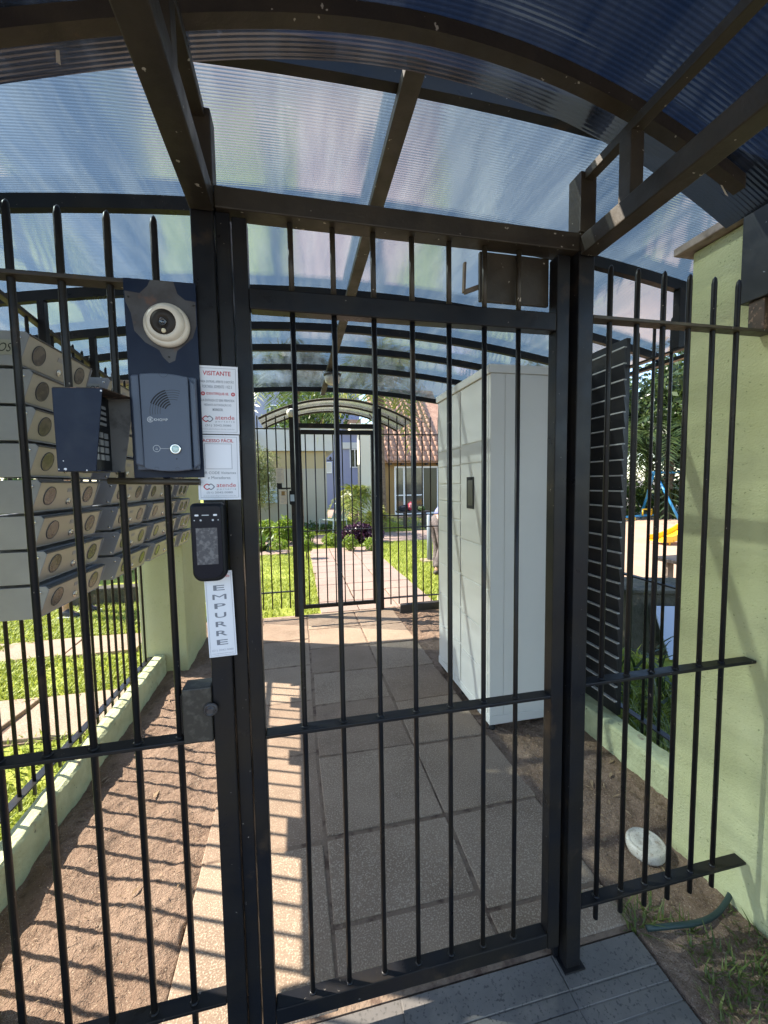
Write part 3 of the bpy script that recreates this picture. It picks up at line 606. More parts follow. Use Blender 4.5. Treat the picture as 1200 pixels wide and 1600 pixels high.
kh = thing('keypad_hood', 'dark blue steel hood with worn corners shading a keypad', 'keypad', (-0.52, -0.05, 1.53))
part('outer_side', MB().prism([(-0.5505, 1.6905), (-0.4645, 1.6925), (-0.4845, 1.5320), (-0.5500, 1.5320)], -0.101, -0.098), 'plate', kh, 0.001)
part('inner_side', MB().prism([(-0.5505, 1.6905), (-0.4445, 1.6915), (-0.4715, 1.5330), (-0.5500, 1.5320)], -0.003, -0.0005), 'hoodgrey', kh, 0.0008)
part('hood_top', MB().hexa([(-0.5505, -0.0975, 1.6905), (-0.4655, -0.0975, 1.6925), (-0.5505, -0.0032, 1.6905), (-0.4455, -0.0032, 1.6915), (-0.5505, -0.0975, 1.693), (-0.4655, -0.0975, 1.6945), (-0.5505, -0.0032, 1.693), (-0.4455, -0.0032, 1.694)]), 'rust', kh)
part('hood_floor', MB().box(-0.5495, -0.478, -0.0975, -0.0035, 1.5325, 1.5350), 'plate', kh)
part('keypad_body', MB().box(-0.549, -0.494, -0.0970, -0.004, 1.5355, 1.690), 'reader_body', kh)
kk = MB().box(0, 0.0028, -0.0062, 0.0062, -0.0055, 0.0055).mesh('key')
for r in range(4):
    for c in range(3): inst('key', kk, 'keys', kh, (-0.4939, -0.073+0.0225*c, 1.5625+0.0152*r))
ld = MB().box(0, 0.0015, -0.028, 0.028, -0.003, 0.003).mesh('label_strip')
for r in range(4): inst('label_strip', ld, 'keys', kh, (-0.4939, -0.0505, 1.632+0.0115*r))
ch = MB()
for a, b, s in ((-0.5365, 1.5368, 0.0026), (-0.5475, 1.5365, 0.0012), (-0.500, 1.5345, 0.0017), (-0.539, 1.5525, 0.0011), (-0.4665, 1.6875, 0.0018)):
    ch.add([(a+s*math.cos(t)*random.uniform(0.6, 1.2), -0.1013, b+s*1.2*math.sin(t)*random.uniform(0.6, 1.2)) for t in [k*math.pi/4 for k in range(8)]], [tuple(range(8))])
part('chipped_paint', ch, 'sign', kh)

def sign_thing(name, label, x0, x1, z0, z1, y, rot, loc=None):
    c = ((x0+x1)/2, y, (z0+z1)/2); t = thing(name, label, 'sign', c)
    ca, sa = math.cos(rad(rot)), math.sin(rad(rot))
    def place(yy):
        return lambda a, b: (c[0]+(a-c[0])*ca-(b-c[2])*sa, yy, c[2]+(a-c[0])*sa+(b-c[2])*ca)
    mb = MB(); P = place(y); pts = [P(a, b) for a, b in ((x0, z0), (x1, z0), (x1, z1), (x0, z1))]
    mb.add([(p[0], y+d, p[2]) for d in (0, 0.0016) for p in pts], [(0, 1, 2, 3), (7, 6, 5, 4), (0, 4, 5, 1), (1, 5, 6, 2), (2, 6, 7, 3), (3, 7, 4, 0)])
    part('panel', mb, 'sign', t)
    return t, place(y-0.0004)
def atende(red, grey, P, x0, z0, w):
    # interlocking rounded links, wordmark
    s = w*0.34; cz = z0+w*0.115
    for mb_, sx, a0, a1 in ((red, -0.165, 35, 325), (grey, 0.165, 215, 505)):      # two interlocking rounded links
        cx = x0+w*0.17+sx*s; A = [rad(a0+(a1-a0)*i/20) for i in range(21)]; vs = []
        for a in A:
            c, s_ = math.cos(a), math.sin(a); q = 1/(abs(c)**1.35+abs(s_)**1.35)**(1/1.35)
            for r in (s*0.215, s*0.315): p = (cx+r*q*c*1.12, cz+r*q*s_); vs.append(P(*p))
        mb_.add(vs, [(2*i, 2*i+1, 2*i+3, 2*i+2) for i in range(20)])
    text(red, 'atende', x0+w*0.40, x0+w*1.0, z0+w*0.10, z0+w*0.235, 0, place=P)
    text(grey, 'portaria', x0+w*0.41, x0+w*1.0, z0-w*0.005, z0+w*0.065, 0, spacing=1.6, place=P)
# first sign
t1, P = sign_thing('visitor_sign', 'white sign headed in red, upper of the pair beside the intercom', -0.3165, -0.2262, 1.6185, 1.7705, -0.0042, -0.6)
rd, gr, pl_ = MB(), MB(), MB(); x0, x1, z0, z1 = -0.3165, -0.2262, 1.6185, 1.7705
rect_frame(pl_, x0+0.0045, x1-0.0045, z0+0.004, z1-0.005, 0.0009, 0, P)
text(rd, 'VISITANTE', x0+0.0155, x1-0.0155, z1-0.0215, z1-0.0115, 0, place=P)
text(gr, 'PARA ENTRAR, APERTE O BOTÃO', x0+0.009, x1-0.009, z1-0.0385, z1-0.0310, 0, place=P)
text(gr, 'PORTARIA, SOMENTE 1 VEZ E', x0+0.0135, x1-0.0135, z1-0.0505, z1-0.0430, 0, place=P)
text(rd, 'IDENTIFIQUE-SE.', x0+0.0215, x1-0.0205, z1-0.0655, z1-0.0590, 0, place=P)
for cx in (x0+0.0145, x1-0.0115):
    ring2(rd, cx, z1-0.0622, 0.0022, 0.0044, 0, 20, place=P); flat(rd, [(cx-0.0008, z1-0.0642), (cx+0.0008, z1-0.0642), (cx+0.0005, z1-0.0602), (cx-0.0005, z1-0.0602)], 0, P)
text(gr, 'SUA ENTRADA SÓ SERÁ PERMITIDA', x0+0.009, x1-0.009, z1-0.0795, z1-0.0725, 0, place=P)
text(gr, 'MEDIANTE AUTORIZAÇÃO DO', x0+0.016, x1-0.016, z1-0.0905, z1-0.0835, 0, place=P)
text(gr, 'MORADOR.', x0+0.034, x1-0.034, z1-0.1005, z1-0.0945, 0, place=P)
atende(rd, gr, P, x0+0.011, z1-0.1265, x1-x0-0.021)
text(gr, '(51) 2042.0080', x0+0.0175, x1-0.0175, z1-0.1365, z1-0.1305, 0, place=P)
text(pl_, 'www.atendeportaria.com.br', x0+0.010, x1-0.010, z1-0.1435, z1-0.1395, 0, place=P)
part('red_lettering', rd, 'red_ink', t1); part('grey_lettering', gr, 'grey_ink', t1); part('border_line', pl_, 'pale_ink', t1)
# second sign
t2, P = sign_thing('access_sign', 'white sign with a blank square, lower of the pair beside the intercom', -0.3205, -0.2290, 1.4680, 1.6160, -0.0046, -0.4)
rd, gr, pl_, wh = MB(), MB(), MB(), MB(); x0, x1, z0, z1 = -0.3205, -0.2290, 1.4680, 1.6160
rect_frame(pl_, x0+0.0045, x1-0.0045, z0+0.005, z1-0.004, 0.0009, 0, P)
text(rd, 'ACESSO FÁCIL', x0+0.0125, x1-0.0125, z1-0.0165, z1-0.0075, 0, place=P)
rect_frame(pl_, x0+0.016, x1-0.0165, z1-0.0775, z1-0.0195, 0.0011, 0, P)
flat(wh, [(x0+0.018, z1-0.0755), (x1-0.0185, z1-0.0755), (x1-0.0185, z1-0.0215), (x0+0.018, z1-0.0215)], 0, P)
text(gr, 'QR CODE Visitantes', x0+0.009, x1-0.009, z1-0.0900, z1-0.0830, 0, place=P)
text(gr, 'e Moradores', x0+0.0215, x1-0.0215, z1-0.1005, z1-0.0940, 0, place=P)
atende(rd, gr, P, x0+0.011, z1-0.1260, x1-x0-0.021)
text(gr, '(51) 2042.0080', x0+0.0175, x1-0.0175, z1-0.1345, z1-0.1290, 0, place=P)
text(pl_, 'www.atendeportaria.com.br', x0+0.010, x1-0.010, z1-0.1410, z1-0.1372, 0, place=P)
part('red_lettering', rd, 'red_ink', t2); part('grey_lettering', gr, 'grey_ink', t2); part('border_line', pl_, 'pale_ink', t2); part('blank_square', wh, 'white_ink', t2)
# push sign
t3, P = sign_thing('push_sign', 'narrow white sign with upright letters below the face reader', -0.3165, -0.2545, 1.0960, 1.3010, -0.0035, 1.2)
gr, rd, pl_ = MB(), MB(), MB(); x0, x1, z0, z1 = -0.3165, -0.2545, 1.0960, 1.3010
rect_frame(pl_, x0+0.003, x1-0.003, z0+0.003, z1-0.004, 0.0008, 0, P)
text(rd, 'atende', x0+0.030, x1-0.006, z1-0.0150, z1-0.0085, 0, place=P)
for k, c in enumerate('EMPURRE'):
    text(gr, c, x0+0.0185-(0.003 if c == 'M' else 0), x1-0.0185+(0.003 if c == 'M' else 0), z1-0.0455-0.0218*k, z1-0.0330-0.0218*k, 0, place=P)
text(pl_, '(51) 2042.0080', x0+0.007, x1-0.007, z0+0.0125, z0+0.0185, 0, place=P)
text(pl_, 'www.atendeportaria.com.br', x0+0.007, x1-0.007, z0+0.006, z0+0.0095, 0, place=P)
part('letters', gr, 'grey_ink', t3); part('red_lettering', rd, 'red_ink', t3); part('border_line', pl_, 'pale_ink', t3)
# face reader
fr_ = thing('face_reader', 'black face recognition reader with a small screen on the gate post', 'reader', (-0.296, -0.03, 1.285))
def rounded(x0, x1, z0, z1, rt, rb, n=6):
    out = []
    for cx, cz, r, a0 in ((x1-rt, z1-rt, rt, 0), (x0+rt, z1-rt, rt, 90), (x0+rb, z0+rb, rb, 180), (x1-rb, z0+rb, rb, 270)):
        out += [(cx+r*math.cos(rad(a0+90*i/n)), cz+r*math.sin(rad(a0+90*i/n))) for i in range(n+1)]
    return out
part('wall_bracket', MB().box(-0.315, -0.268, -0.018, -0.0055, 1.295, 1.452), 'reader_body', fr_, 0.002)
part('case', MB().prism(rounded(-0.3315, -0.2605, 1.2875, 1.4625, 0.010, 0.022), -0.050, -0.0182), 'reader_body', fr_, 0.006)
part('front_glass', MB().prism(rounded(-0.3270, -0.2665, 1.2960, 1.4570, 0.008, 0.019), -0.0535, -0.0502), 'reader_face', fr_, 0.0012)
part('screen', MB().box(-0.3195, -0.2755, -0.0540, -0.0536, 1.3275, 1.4085), 'reader_screen', fr_)
g = MB()
for x in (-0.3165, -0.2785): g.prism(rounded(x-0.0042, x+0.0042, 1.4345, 1.4385, 0.0018, 0.0018, 3), -0.0541, -0.0536)
part('status_light', g, 'sign', fr_)
g = MB()
for x, r in ((-0.3215, 0.0013), (-0.3085, 0.0022), (-0.2835, 0.0022), (-0.2725, 0.0013)): g.lathe([(r, 0), (r, 0.0005)], (x, -0.0536, 1.4255), 'Y', 12)
g.prism(rounded(-0.306, -0.291, 1.4355, 1.4375, 0.0008, 0.0008, 2), -0.0540, -0.0536)
part('sensor', g, 'icom_light', fr_)

# ------------------------------------------------------------------ letterboxes on the left inner fence
LX, LZ, PITCH = -0.940, 2.012, 0.1208
FB, FT = (-0.034, 0.005), (-0.004, 0.099)
fd = Vector((FT[0]-FB[0], 0, FT[1]-FB[1])); fl_ = fd.length; fd.normalize(); fn = Vector((fd.z, 0, -fd.x))
FM = Matrix((fn, Vector((0, 1, 0)), fd)).transposed()      # local (n, y, s) -> world
def on_face(y, s, mb_src):
    o = MB(); c = Vector((FB[0], y, FB[1])) + fd*s
    o.v = [tuple(c + FM @ Vector(v)) for v in mb_src.v]; o.f = mb_src.f; o.sm = mb_src.sm; return o
ROWS = ['topmost', 'second from top', 'third from top', 'fourth from top', 'fifth from top', 'sixth from top', 'second from bottom', 'bottom']
CNAME = ['nearest column', 'second column', 'third column', 'farthest column']
def letterbox(w, loc, label, plaque):
    t = thing('letterbox', label, 'letterbox', loc, 'grey letterboxes in columns on the left fence')
    L = Vector(loc)
    def P(name, mb, mat, bevel=0):
        return link(name, mb.mesh(name), mat, t, L, bevel)
    P('body', MB().box(-0.225, -0.037, 0.0045, w-0.0045, 0.0, 0.1065), 'boxgrey')
    side = [(-0.227, -0.002), (-0.036, -0.002), (0.0005, 0.096), (-0.009, 0.1085), (-0.227, 0.1085)]
    for y in (0.0, w-0.004):
        s_ = P('side_plate', MB().prism(side, y, y+0.004), 'boxgrey', 0.0015)
        for a, b in ((-0.027, 0.088), (-0.045, 0.012)):
            link('screw', MB().lathe([(0.0052, 0), (0.005, 0.0015), (0.003, 0.0028), (0.0005, 0.003)], (a, y if y == 0 else y+0.004, b), 'Y', 12).mesh('screw'), 'chrome', s_, L)
    f = P('front_panel', on_face(0, 0, MB().box(-0.006, 0.0, 0.0045, w-0.0045, 0, fl_)), 'alu', 0.0008)
    P('shade_lip', on_face(0, 0, MB().box(-0.012, 0.0045, 0.0042, w-0.0042, fl_+0.0004, fl_+0.0055)), 'alu_dark', 0.0008)  # dark colour stands in for the shade of the box above
    ph = ((0.080, 0.051), (w-0.074, 0.051)) if w > 0.25 else ((0.058, 0.051), (w-0.046, 0.051))
    for y, s in ph:
        o = link('porthole', on_face(y, s, MB().lathe([(0.0325, 0.0), (0.0318, 0.0015)], (0, 0, 0), 'X', 24)).mesh('porthole'), 'window', t, L)
        link('rim', on_face(y, s, MB().lathe([(0.0345, 0.0), (0.0343, 0.0022), (0.0327, 0.0022), (0.0324, 0.0009)], (0, 0, 0), 'X', 24)).mesh('rim'), 'alu_dark', o, L)
    lk = on_face(w*0.5, 0.026, MB().lathe([(0.0135, 0.0), (0.0130, 0.003), (0.0105, 0.0042), (0.0095, 0.003), (0.0085, 0.0058), (0.001, 0.0062)], (0, 0, 0), 'X', 20))
    P('lock', lk, 'chrome')
    P('number_plate', on_face(w*0.5-0.006, 0.071, MB().box(0, 0.0012, -0.019, 0.019, -0.0075, 0.0075)), 'boxgrey', 0.0005)
    if plaque:
        pq = P('name_plaque', MB().box(-0.118, -0.044, -0.0018, -0.0003, 0.032, 0.079), 'alu')
        g = MB(); text(g, 'iOS', -0.098, -0.056, 0.041, 0.069, -0.0021, shear=0.35)
        for k in range(3): flat(g, [(-0.113+0.003*k, 0.042+0.010*k), (-0.101+0.003*k, 0.042+0.010*k), (-0.0990+0.003*k, 0.048+0.010*k), (-0.111+0.003*k, 0.048+0.010*k)], -0.0021)
        link('plaque_lettering', g.mesh('plaque_lettering'), 'black_ink', pq, L)
    return t
proto = {}
for c, (y0, w) in enumerate(((0.572, 0.418), (1.155, 0.385), (1.635, 0.475), (2.215, 0.267))):
    for r in range(8):
        loc = (LX + random.uniform(-0.0015, 0.0015), y0 + random.uniform(-0.001, 0.001), LZ - PITCH*r - 0.1085)
        lab = f'{ROWS[r]} grey letterbox in the {CNAME[c]} on the left fence'
        key = (c, r == 0)
        if key not in proto: proto[key] = letterbox(w, loc, lab, r == 0)
        else: copy_thing(proto[key], loc, lab)

# ------------------------------------------------------------------ inner side fences
f1 = thing('side_fence', 'black bar fence on the low wall behind the letterboxes', 'fence', (-1.30, 1.3, 0.12))
zt = lambda y: 2.435-0.108*y
zb = lambda y: 0.222-0.038*y
part('rail', MB().beam((-1.30, 0.29, zt(0.29)), (-1.30, 2.49, zt(2.49)), 0.030, 0.020), 'brown', f1, 0.002)
part('rail', MB().beam((-1.30, 0.29, zb(0.29)), (-1.30, 2.49, zb(2.49)), 0.040, 0.008), 'paint', f1, 0.001)
for y0, y1 in ((0.975, 1.17), (1.525, 1.65), (2.095, 2.23)): part('sun_block_strip', MB().box(-1.172, -1.167, y0, y1, 1.0, 2.02), 'boxgrey', f1, 0.001)  # unseen strips added behind the column gaps to block sun streaks
for z in (1.12, 1.95): part('mounting_rail', MB().box(-1.292, -1.1725, 0.56, 0.585, z, z+0.03).box(-1.292, -1.1725, 2.44, 2.465, z, z+0.03).box(-1.1765, -1.1725, 0.585, 2.44, z, z+0.03), 'boxgrey', f1, 0.001)
part('rail', MB().beam((-1.30, 0.29, 1.02), (-1.30, 2.49, 0.97), 0.036, 0.008), 'paint', f1, 0.001)
bmv = bar_mesh(0.0, 2.20, 0.0078)
y = 0.345
while y < 2.46:
    inst('bar', bmv, 'paint', f1, (-1.30, y, zb(y)-0.062)); y += 0.098
for y in (1.30, 1.79): part('post', MB().box(-1.284, -1.254, y-0.018, y+0.018, 1.93, 2.395), 'paint', f1, 0.002)
f2 = thing('side_fence', 'black bar fence on the low wall by the black slatted screen', 'fence', (1.71, 1.9, 0.11))
part('rail', MB().beam((1.71, 0.286, 2.118), (1.71, 3.58, 2.118), 0.034, 0.010), 'paint', f2, 0.001)
part('rail', MB().beam((1.71, 0.286, 0.186), (1.71, 3.58, 0.186), 0.038, 0.008), 'paint', f2, 0.001)
part('rail', MB().beam((1.71, 0.286, 0.965), (1.71, 3.58, 0.965), 0.034, 0.008), 'paint', f2, 0.001)
bmv = bar_mesh(0.112, 2.285, 0.0078)
y = 0.382
while y < 3.55: inst('bar', bmv, 'paint', f2, (1.71, y, 0)); y += 0.1005
part('post', MB().box(1.69, 1.726, 0.63, 0.666, 2.124, 2.40), 'paint', f2, 0.002)
part('post', MB().box(1.69, 1.726, 2.19, 2.226, 2.124, 2.40), 'paint', f2, 0.002)

# ------------------------------------------------------------------ black slatted screen on the right
sl = thing('slatted_screen', 'black slatted screen standing on the right low wall', 'screen', (1.66, 1.5, 0.15))
part('backing', MB().box(1.660, 1.684, 0.906, 2.17, 0.148, 2.262), 'board', sl, 0.001)
slm = MB().hexa([(-0.003, 0, 0), (0, 0, 0), (-0.003, 1.268, 0), (0, 1.268, 0), (-0.016, 0, 0.074), (0, 0, 0.074), (-0.016, 1.268, 0.074), (0, 1.268, 0.074)]).mesh('slat')
hl_mesh = MB().box(-0.0175, 0, 0, 1.268, 0, 0.0075).mesh('edge_highlight')  # painted highlight strip along the top edge of each slat
z = 0.150
while z < 2.17:
    inst('slat', slm, 'board', sl, (1.659, 0.903+random.uniform(-0.004, 0.004), z)); inst('edge_highlight', hl_mesh, 'edge_light', sl, (1.659, 0.903+random.uniform(-0.004, 0.004), z+0.0765)); z += 0.0862

# ------------------------------------------------------------------ barrel canopies
def arc(xc, zr, k, x0, x1, n): return [(x0+(x1-x0)*i/n, zr-k*(x0+(x1-x0)*i/n-xc)**2) for i in range(n+1)]
def arc2(xc, zr, k, x0, x1, n):
    out = []
    for i in range(n+1):
        x = x0+(x1-x0)*i/n; d = abs(x-xc); out.append((x, zr-(0.35*d*d-0.12*d**3 if x < xc else k*d*d)))
    return out
def rib(mb, pts, y, w, h):
    n = len(pts); o = len(mb.v)
    for i, (x, z) in enumerate(pts):
        for dy, dz in ((-w/2, -h/2), (w/2, -h/2), (w/2, h/2), (-w/2, h/2)): mb.v.append((x, y+dy, z+dz))
    for i in range(n-1):
        for k in range(4):
            k2 = (k+1) % 4; mb.f.append((o+i*4+k, o+i*4+k2, o+i*4+4+k2, o+i*4+4+k)); mb.sm.append(False)
    mb.f.append((o, o+1, o+2, o+3)); mb.f.append(tuple(o+(n-1)*4+k for k in range(4))); mb.sm += [False]*2
    return mb
def roof_sheet(parent, pts, y0, y1, mat, name='roof_sheet'):
    mb = MB(); ny = max(2, int((y1-y0)/0.1))
    for j in range(ny+1):
        y = y0+(y1-y0)*j/ny
        mb.v += [(x, y, z) for x, z in pts]
    n = len(pts)
    for j in range(ny):
        for i in range(n-1): mb.f.append((j*n+i, j*n+i+1, (j+1)*n+i+1, (j+1)*n+i)); mb.sm.append(True)
    o = part(name, mb, mat, parent, fix=False); return o
cn = thing('walkway_canopy', 'long barrel canopy of blue grey polycarbonate over the walkway behind the gate', 'canopy', (0.21, 1.8, 2.3))
XC, ZR, K = 0.212, 2.54, 0.056
ribs = [0.085, 0.655, 1.30, 1.79, 2.21, 2.72, 3.56]
for y in ribs: part('rib', rib(MB(), arc(XC, ZR, K, -1.90, 2.28, 28), y, 0.030, 0.048), 'paint', cn)
pts = arc(XC, ZR+0.027, K, -1.93, 2.31, 56)
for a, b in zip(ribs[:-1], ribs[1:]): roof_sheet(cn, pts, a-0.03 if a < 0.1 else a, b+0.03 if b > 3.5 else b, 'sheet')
part('ridge_beam', MB().box(0.183, 0.233, 0.0, 3.60, 2.486, 2.515), 'brown', cn, 0.002)
for x in (-1.905, 2.285):
    z = ZR-K*(x-XC)**2; part('edge_beam', MB().box(x-0.02, x+0.02, 0.06, 3.58, z-0.05, z-0.026), 'paint', cn, 0.002)
oc = thing('entrance_canopy', 'smoked barrel canopy with tree shade in its colour over the entrance in front of the gate', 'canopy', (0.2, -0.8, 2.1))
XO, ZO, KO = 0.205, 2.446, 0.29
po = arc2(XO, ZO, KO, -0.86, 1.03, 30)
for y in (-0.125, -0.80, -1.50): part('rib', rib(MB(), po, y, 0.030, 0.032), 'brown', oc)
ps = arc2(XO, ZO+0.020, KO, -0.93, 1.13, 44)
roof_sheet(oc, ps, -0.80, -0.015, 'sheet_shaded'); roof_sheet(oc, ps, -1.62, -0.80, 'sheet_shaded')
for (x0, x1), ystrut in (((-0.3125, -0.2625), -0.255), ((0.6625, 0.7115), -0.142)):
    part('beam', MB().box(x0, x1, -1.60, -0.003, 2.104, 2.154), 'brown', oc, 0.003)
    xm = (x0+x1)/2
    part('rod', MB().box(xm-0.014, xm+0.014, -1.60, -0.002, 2.300, 2.324), 'brown', oc, 0.002)
    for y in (ystrut, -0.85, -1.5): part('strut', MB().box(xm-0.018, xm+0.018, y-0.018, y+0.018, 2.1545, 2.2995), 'brown', oc, 0.002)
tapes = MB()
for x, y in ((-0.335, -0.110), (-0.50, -0.112), (0.985, -0.112)): 
    z = ZO-KO*(x-XO)**2-0.018; tapes.add([(x, y, z), (x+0.006, y, z), (x+0.012, y-0.012, z-0.035), (x+0.004, y-0.010, z-0.03)], [(0, 1, 2, 3)])
part('torn_tape', tapes, 'cream', oc)
lamp = thing('ceiling_lamp', 'round frosted lamp hanging under the walkway canopy ridge', 'lamp', (0.23, 2.63, 2.40))
part('lamp_base', MB().lathe([(0.070, 2.470), (0.078, 2.462), (0.078, 2.449), (0.066, 2.446)], (0.232, 2.63, 0), n=28), 'alu_dark', lamp)
part('lamp_shade', MB().lathe([(0.069, 2.447), (0.071, 2.425), (0.062, 2.395), (0.042, 2.374), (0.012, 2.366)], (0.232, 2.63, 0), n=28), 'frost', lamp)
part('bracket', MB().box(0.222, 0.242, 2.61, 2.65, 2.463, 2.4855), 'brown', lamp)

# ------------------------------------------------------------------ parcel locker
pk = thing('parcel_locker', 'tall pale grey parcel locker beside the walkway', 'locker', (1.21, 1.6, 0.04))
part('body', MB().box(0.992, 1.452, 1.150, 2.034, 0.050, 2.114), 'locker', pk, 0.002)
part('lid', MB().box(0.978, 1.460, 1.142, 2.042, 2.1145, 2.163), 'locker', pk, 0.003)
part('plinth', MB().box(0.987, 1.456, 1.146, 2.038, 0.040, 0.094), 'locker', pk, 0.002)
fm = MB().lathe([(0.020, 0), (0.020, 0.012), (0.012, 0.014), (0.012, 0.041)], n=14).mesh('foot')
for x in (1.02, 1.42):
    for y in (1.18, 1.60, 2.0): inst('foot', fm, 'gap', pk, (x, y, 0.0))
part('side_panel', MB().box(0.988, 1.074, 1.1465, 1.1496, 0.098, 2.111), 'locker', pk, 0.0008)
part('side_panel', MB().box(1.0775, 1.455, 1.1465, 1.1496, 0.098, 2.111), 'locker', pk, 0.0008)
near = [0.098, 0.355, 0.608, 0.865, 1.115, 1.617, 1.742, 2.111]
far_ = [0.098, 0.375, 0.633, 0.872, 1.125, 1.242, 1.361, 1.486, 1.612, 1.728, 2.111]
for zs, y0, y1 in ((near, 1.172, 1.572), (far_, 1.590, 2.016)):
    for a, b in zip(zs[:-1], zs[1:]): part('locker_door', MB().box(0.9855, 0.9915, y0, y1, a+0.0055, b-0.0055), 'locker', pk, 0.0015)
part('corner_strip', MB().box(0.9868, 0.9916, 1.1497, 1.168, 0.098, 2.111), 'locker', pk, 0.001)
sc_ = part('screen_frame', MB().box(0.9805, 0.9853, 1.362, 1.468, 1.330, 1.532), 'gap', pk, 0.002)
part('screen_glass', MB().box(0.9795, 0.9803, 1.374, 1.448, 1.350, 1.512), 'screen_glass', sc_)

# ------------------------------------------------------------------ small things on the soil
solo('drain_lid', MB().lathe([(0.066, -0.01), (0.070, 0.0), (0.071, 0.026), (0.068, 0.032), (0.060, 0.0335), (0.057, 0.0315), (0.054, 0.0335), (0.024, 0.033), (0.021, 0.0315), (0.018, 0.033), (0.004, 0.034)], (1.238, 0.285, 0.006), 'Z', 36), 'white_plastic', 'round dusty white plastic lid lying on the soil by the right fence', 'lid', (1.238, 0.285, 0.006))
hp = [(0.985+0.41*t, 0.03+0.0*t-0.035*math.sin(math.pi*t*0.9)+0.05*t*t, 0.020+0.006*math.sin(7*t)) for t in [k/14 for k in range(15)]]
solo('garden_hose', MB().tube(hp+[(1.41, 0.12, 0.01), (1.40, 0.2, -0.03)], 0.0085, 10), 'hose', 'dark green hose curving over the soil edge at the right pier', 'hose', (1.19, 0.03, 0))
V, F = [], []
for k in range(2600):
    x, y = (random.uniform(-1.15, -0.55), random.uniform(0.1, 2.6)) if k % 3 == 0 else (random.uniform(1.0, 1.55), random.uniform(-0.3, 2.2))
    a = random.uniform(0, 6.28); l = random.uniform(0.002, 0.009)*(random.uniform(1.5, 4) if random.random() < 0.07 else 1); w = max(0.0012, l*random.uniform(0.05, 0.35)); z = 0.022*float(N1(np.array(x*7+9), np.array(y*7+9))) + 0.014*float(N2(np.array(x*19+5), np.array(y*19+5))) + 0.003; i = len(V)
    ca, sa = math.cos(a), math.sin(a)
    V += [(x-ca*l, y-sa*l, z), (x+sa*w, y-ca*w, z+0.003), (x+ca*l, y+sa*l, z+random.uniform(-0.004, 0.008)), (x-sa*w, y+ca*w, z+0.003)]; F.append((i, i+1, i+2, i+3))
tag(fast('dry_litter', V, F, 'drylitter'), kind='stuff')
def leaf_obj(name, label, loc, mat, l, w, a):
    ca, sa = math.cos(a), math.sin(a); mb = MB(); n = 6
    for i in range(n+1):
        t = i/n; hw = w*math.sin(math.pi*min(0.97, max(0.03, t))); zc = 0.006*math.sin(math.pi*t*1.4)
        for s in (-1, 0, 1): mb.v.append((loc[0]+ca*l*(t-0.5)-sa*hw*s, loc[1]+sa*l*(t-0.5)+ca*hw*s, loc[2]+zc+(0.004 if s else 0)))
    for i in range(n):
        for s in (0, 1): mb.f.append((i*3+s, i*3+s+1, i*3+4+s, i*3+3+s)); mb.sm.append(True)
    return solo(name, mb, mat, label, 'leaf', loc)
leaf_obj('fallen_leaf', 'curled green fallen leaf on the paving by the right gate post', (0.845, 0.185, 0.012), 'bright_leaf', 0.055, 0.012, -0.5)
leaf_obj('fallen_leaf', 'small brown fallen leaf on the soil beside the green leaf', (0.930, 0.165, 0.022), 'drylitter', 0.045, 0.010, -1.0)

# ------------------------------------------------------------------ rear gate, its fences and canopy
YB = 3.60
rf = thing('gateway', 'black steel frame of two posts and a lintel around the rear garden gate', 'gateway', (0.36, YB, 0))
part('post', MB().box(-0.168, -0.078, YB, YB+0.08, -0.02, 2.36), 'paint', rf, 0.003)
part('post', MB().box(0.782, 0.872, YB, YB+0.08, -0.02, 2.36), 'paint', rf, 0.003)
part('lintel', MB().box(-0.077, 0.781, YB+0.002, YB+0.07, 2.130, 2.178), 'paint', rf, 0.003)
rg = thing('garden_gate', 'black bar gate at the far end of the walkway leading to the garden', 'gate', (0.36, YB, 0.07))
part('stile', MB().box(-0.075, -0.042, YB+0.012, YB+0.05, 0.078, 2.108), 'paint', rg, 0.002)
part('stile', MB().box(0.746, 0.779, YB+0.012, YB+0.05, 0.078, 2.108), 'paint', rg, 0.002)
part('top_rail', MB().box(-0.0415, 0.7455, YB+0.012, YB+0.05, 2.060, 2.108), 'paint', rg, 0.002)
part('bottom_rail', MB().box(-0.0415, 0.7455, YB+0.012, YB+0.05, 0.080, 0.122), 'paint', rg, 0.002)
part('middle_rail', MB().box(-0.0415, 0.7455, YB+0.013, YB+0.049, 0.967, 0.977), 'paint', rg, 0.001)
rbm = MB().tube([(0, 0, 0.122), (0, 0, 2.060)], 0.0072, 8).mesh('bar')
for k in range(7): inst('bar', rbm, 'paint', rg, (0.0035+0.1025*k+0.05*0, YB+0.03, 0))
fence_x('rear_fence', 'black bar fence panel left of the garden gate, with two notices', [-0.213-0.098*k for k in range(8)], -0.993, -0.169, 0.10, 2.26, (0.292, 1.026, 2.116), 0.0075, YB+0.03, top='paint')
fence_x('rear_fence', 'black bar fence panel right of the garden gate by the parcel locker', [0.960+0.1015*k for k in range(8)], 0.873, 1.69, 0.05, 2.285, (0.129, 1.12, 2.068), 0.0075, YB+0.03, top='paint')
part('cross_bar', MB().box(0.875, 1.69, YB+0.012, YB+0.048, 0.969, 0.979), 'paint', bpy.data.objects['rear_fence.001'], 0.001)
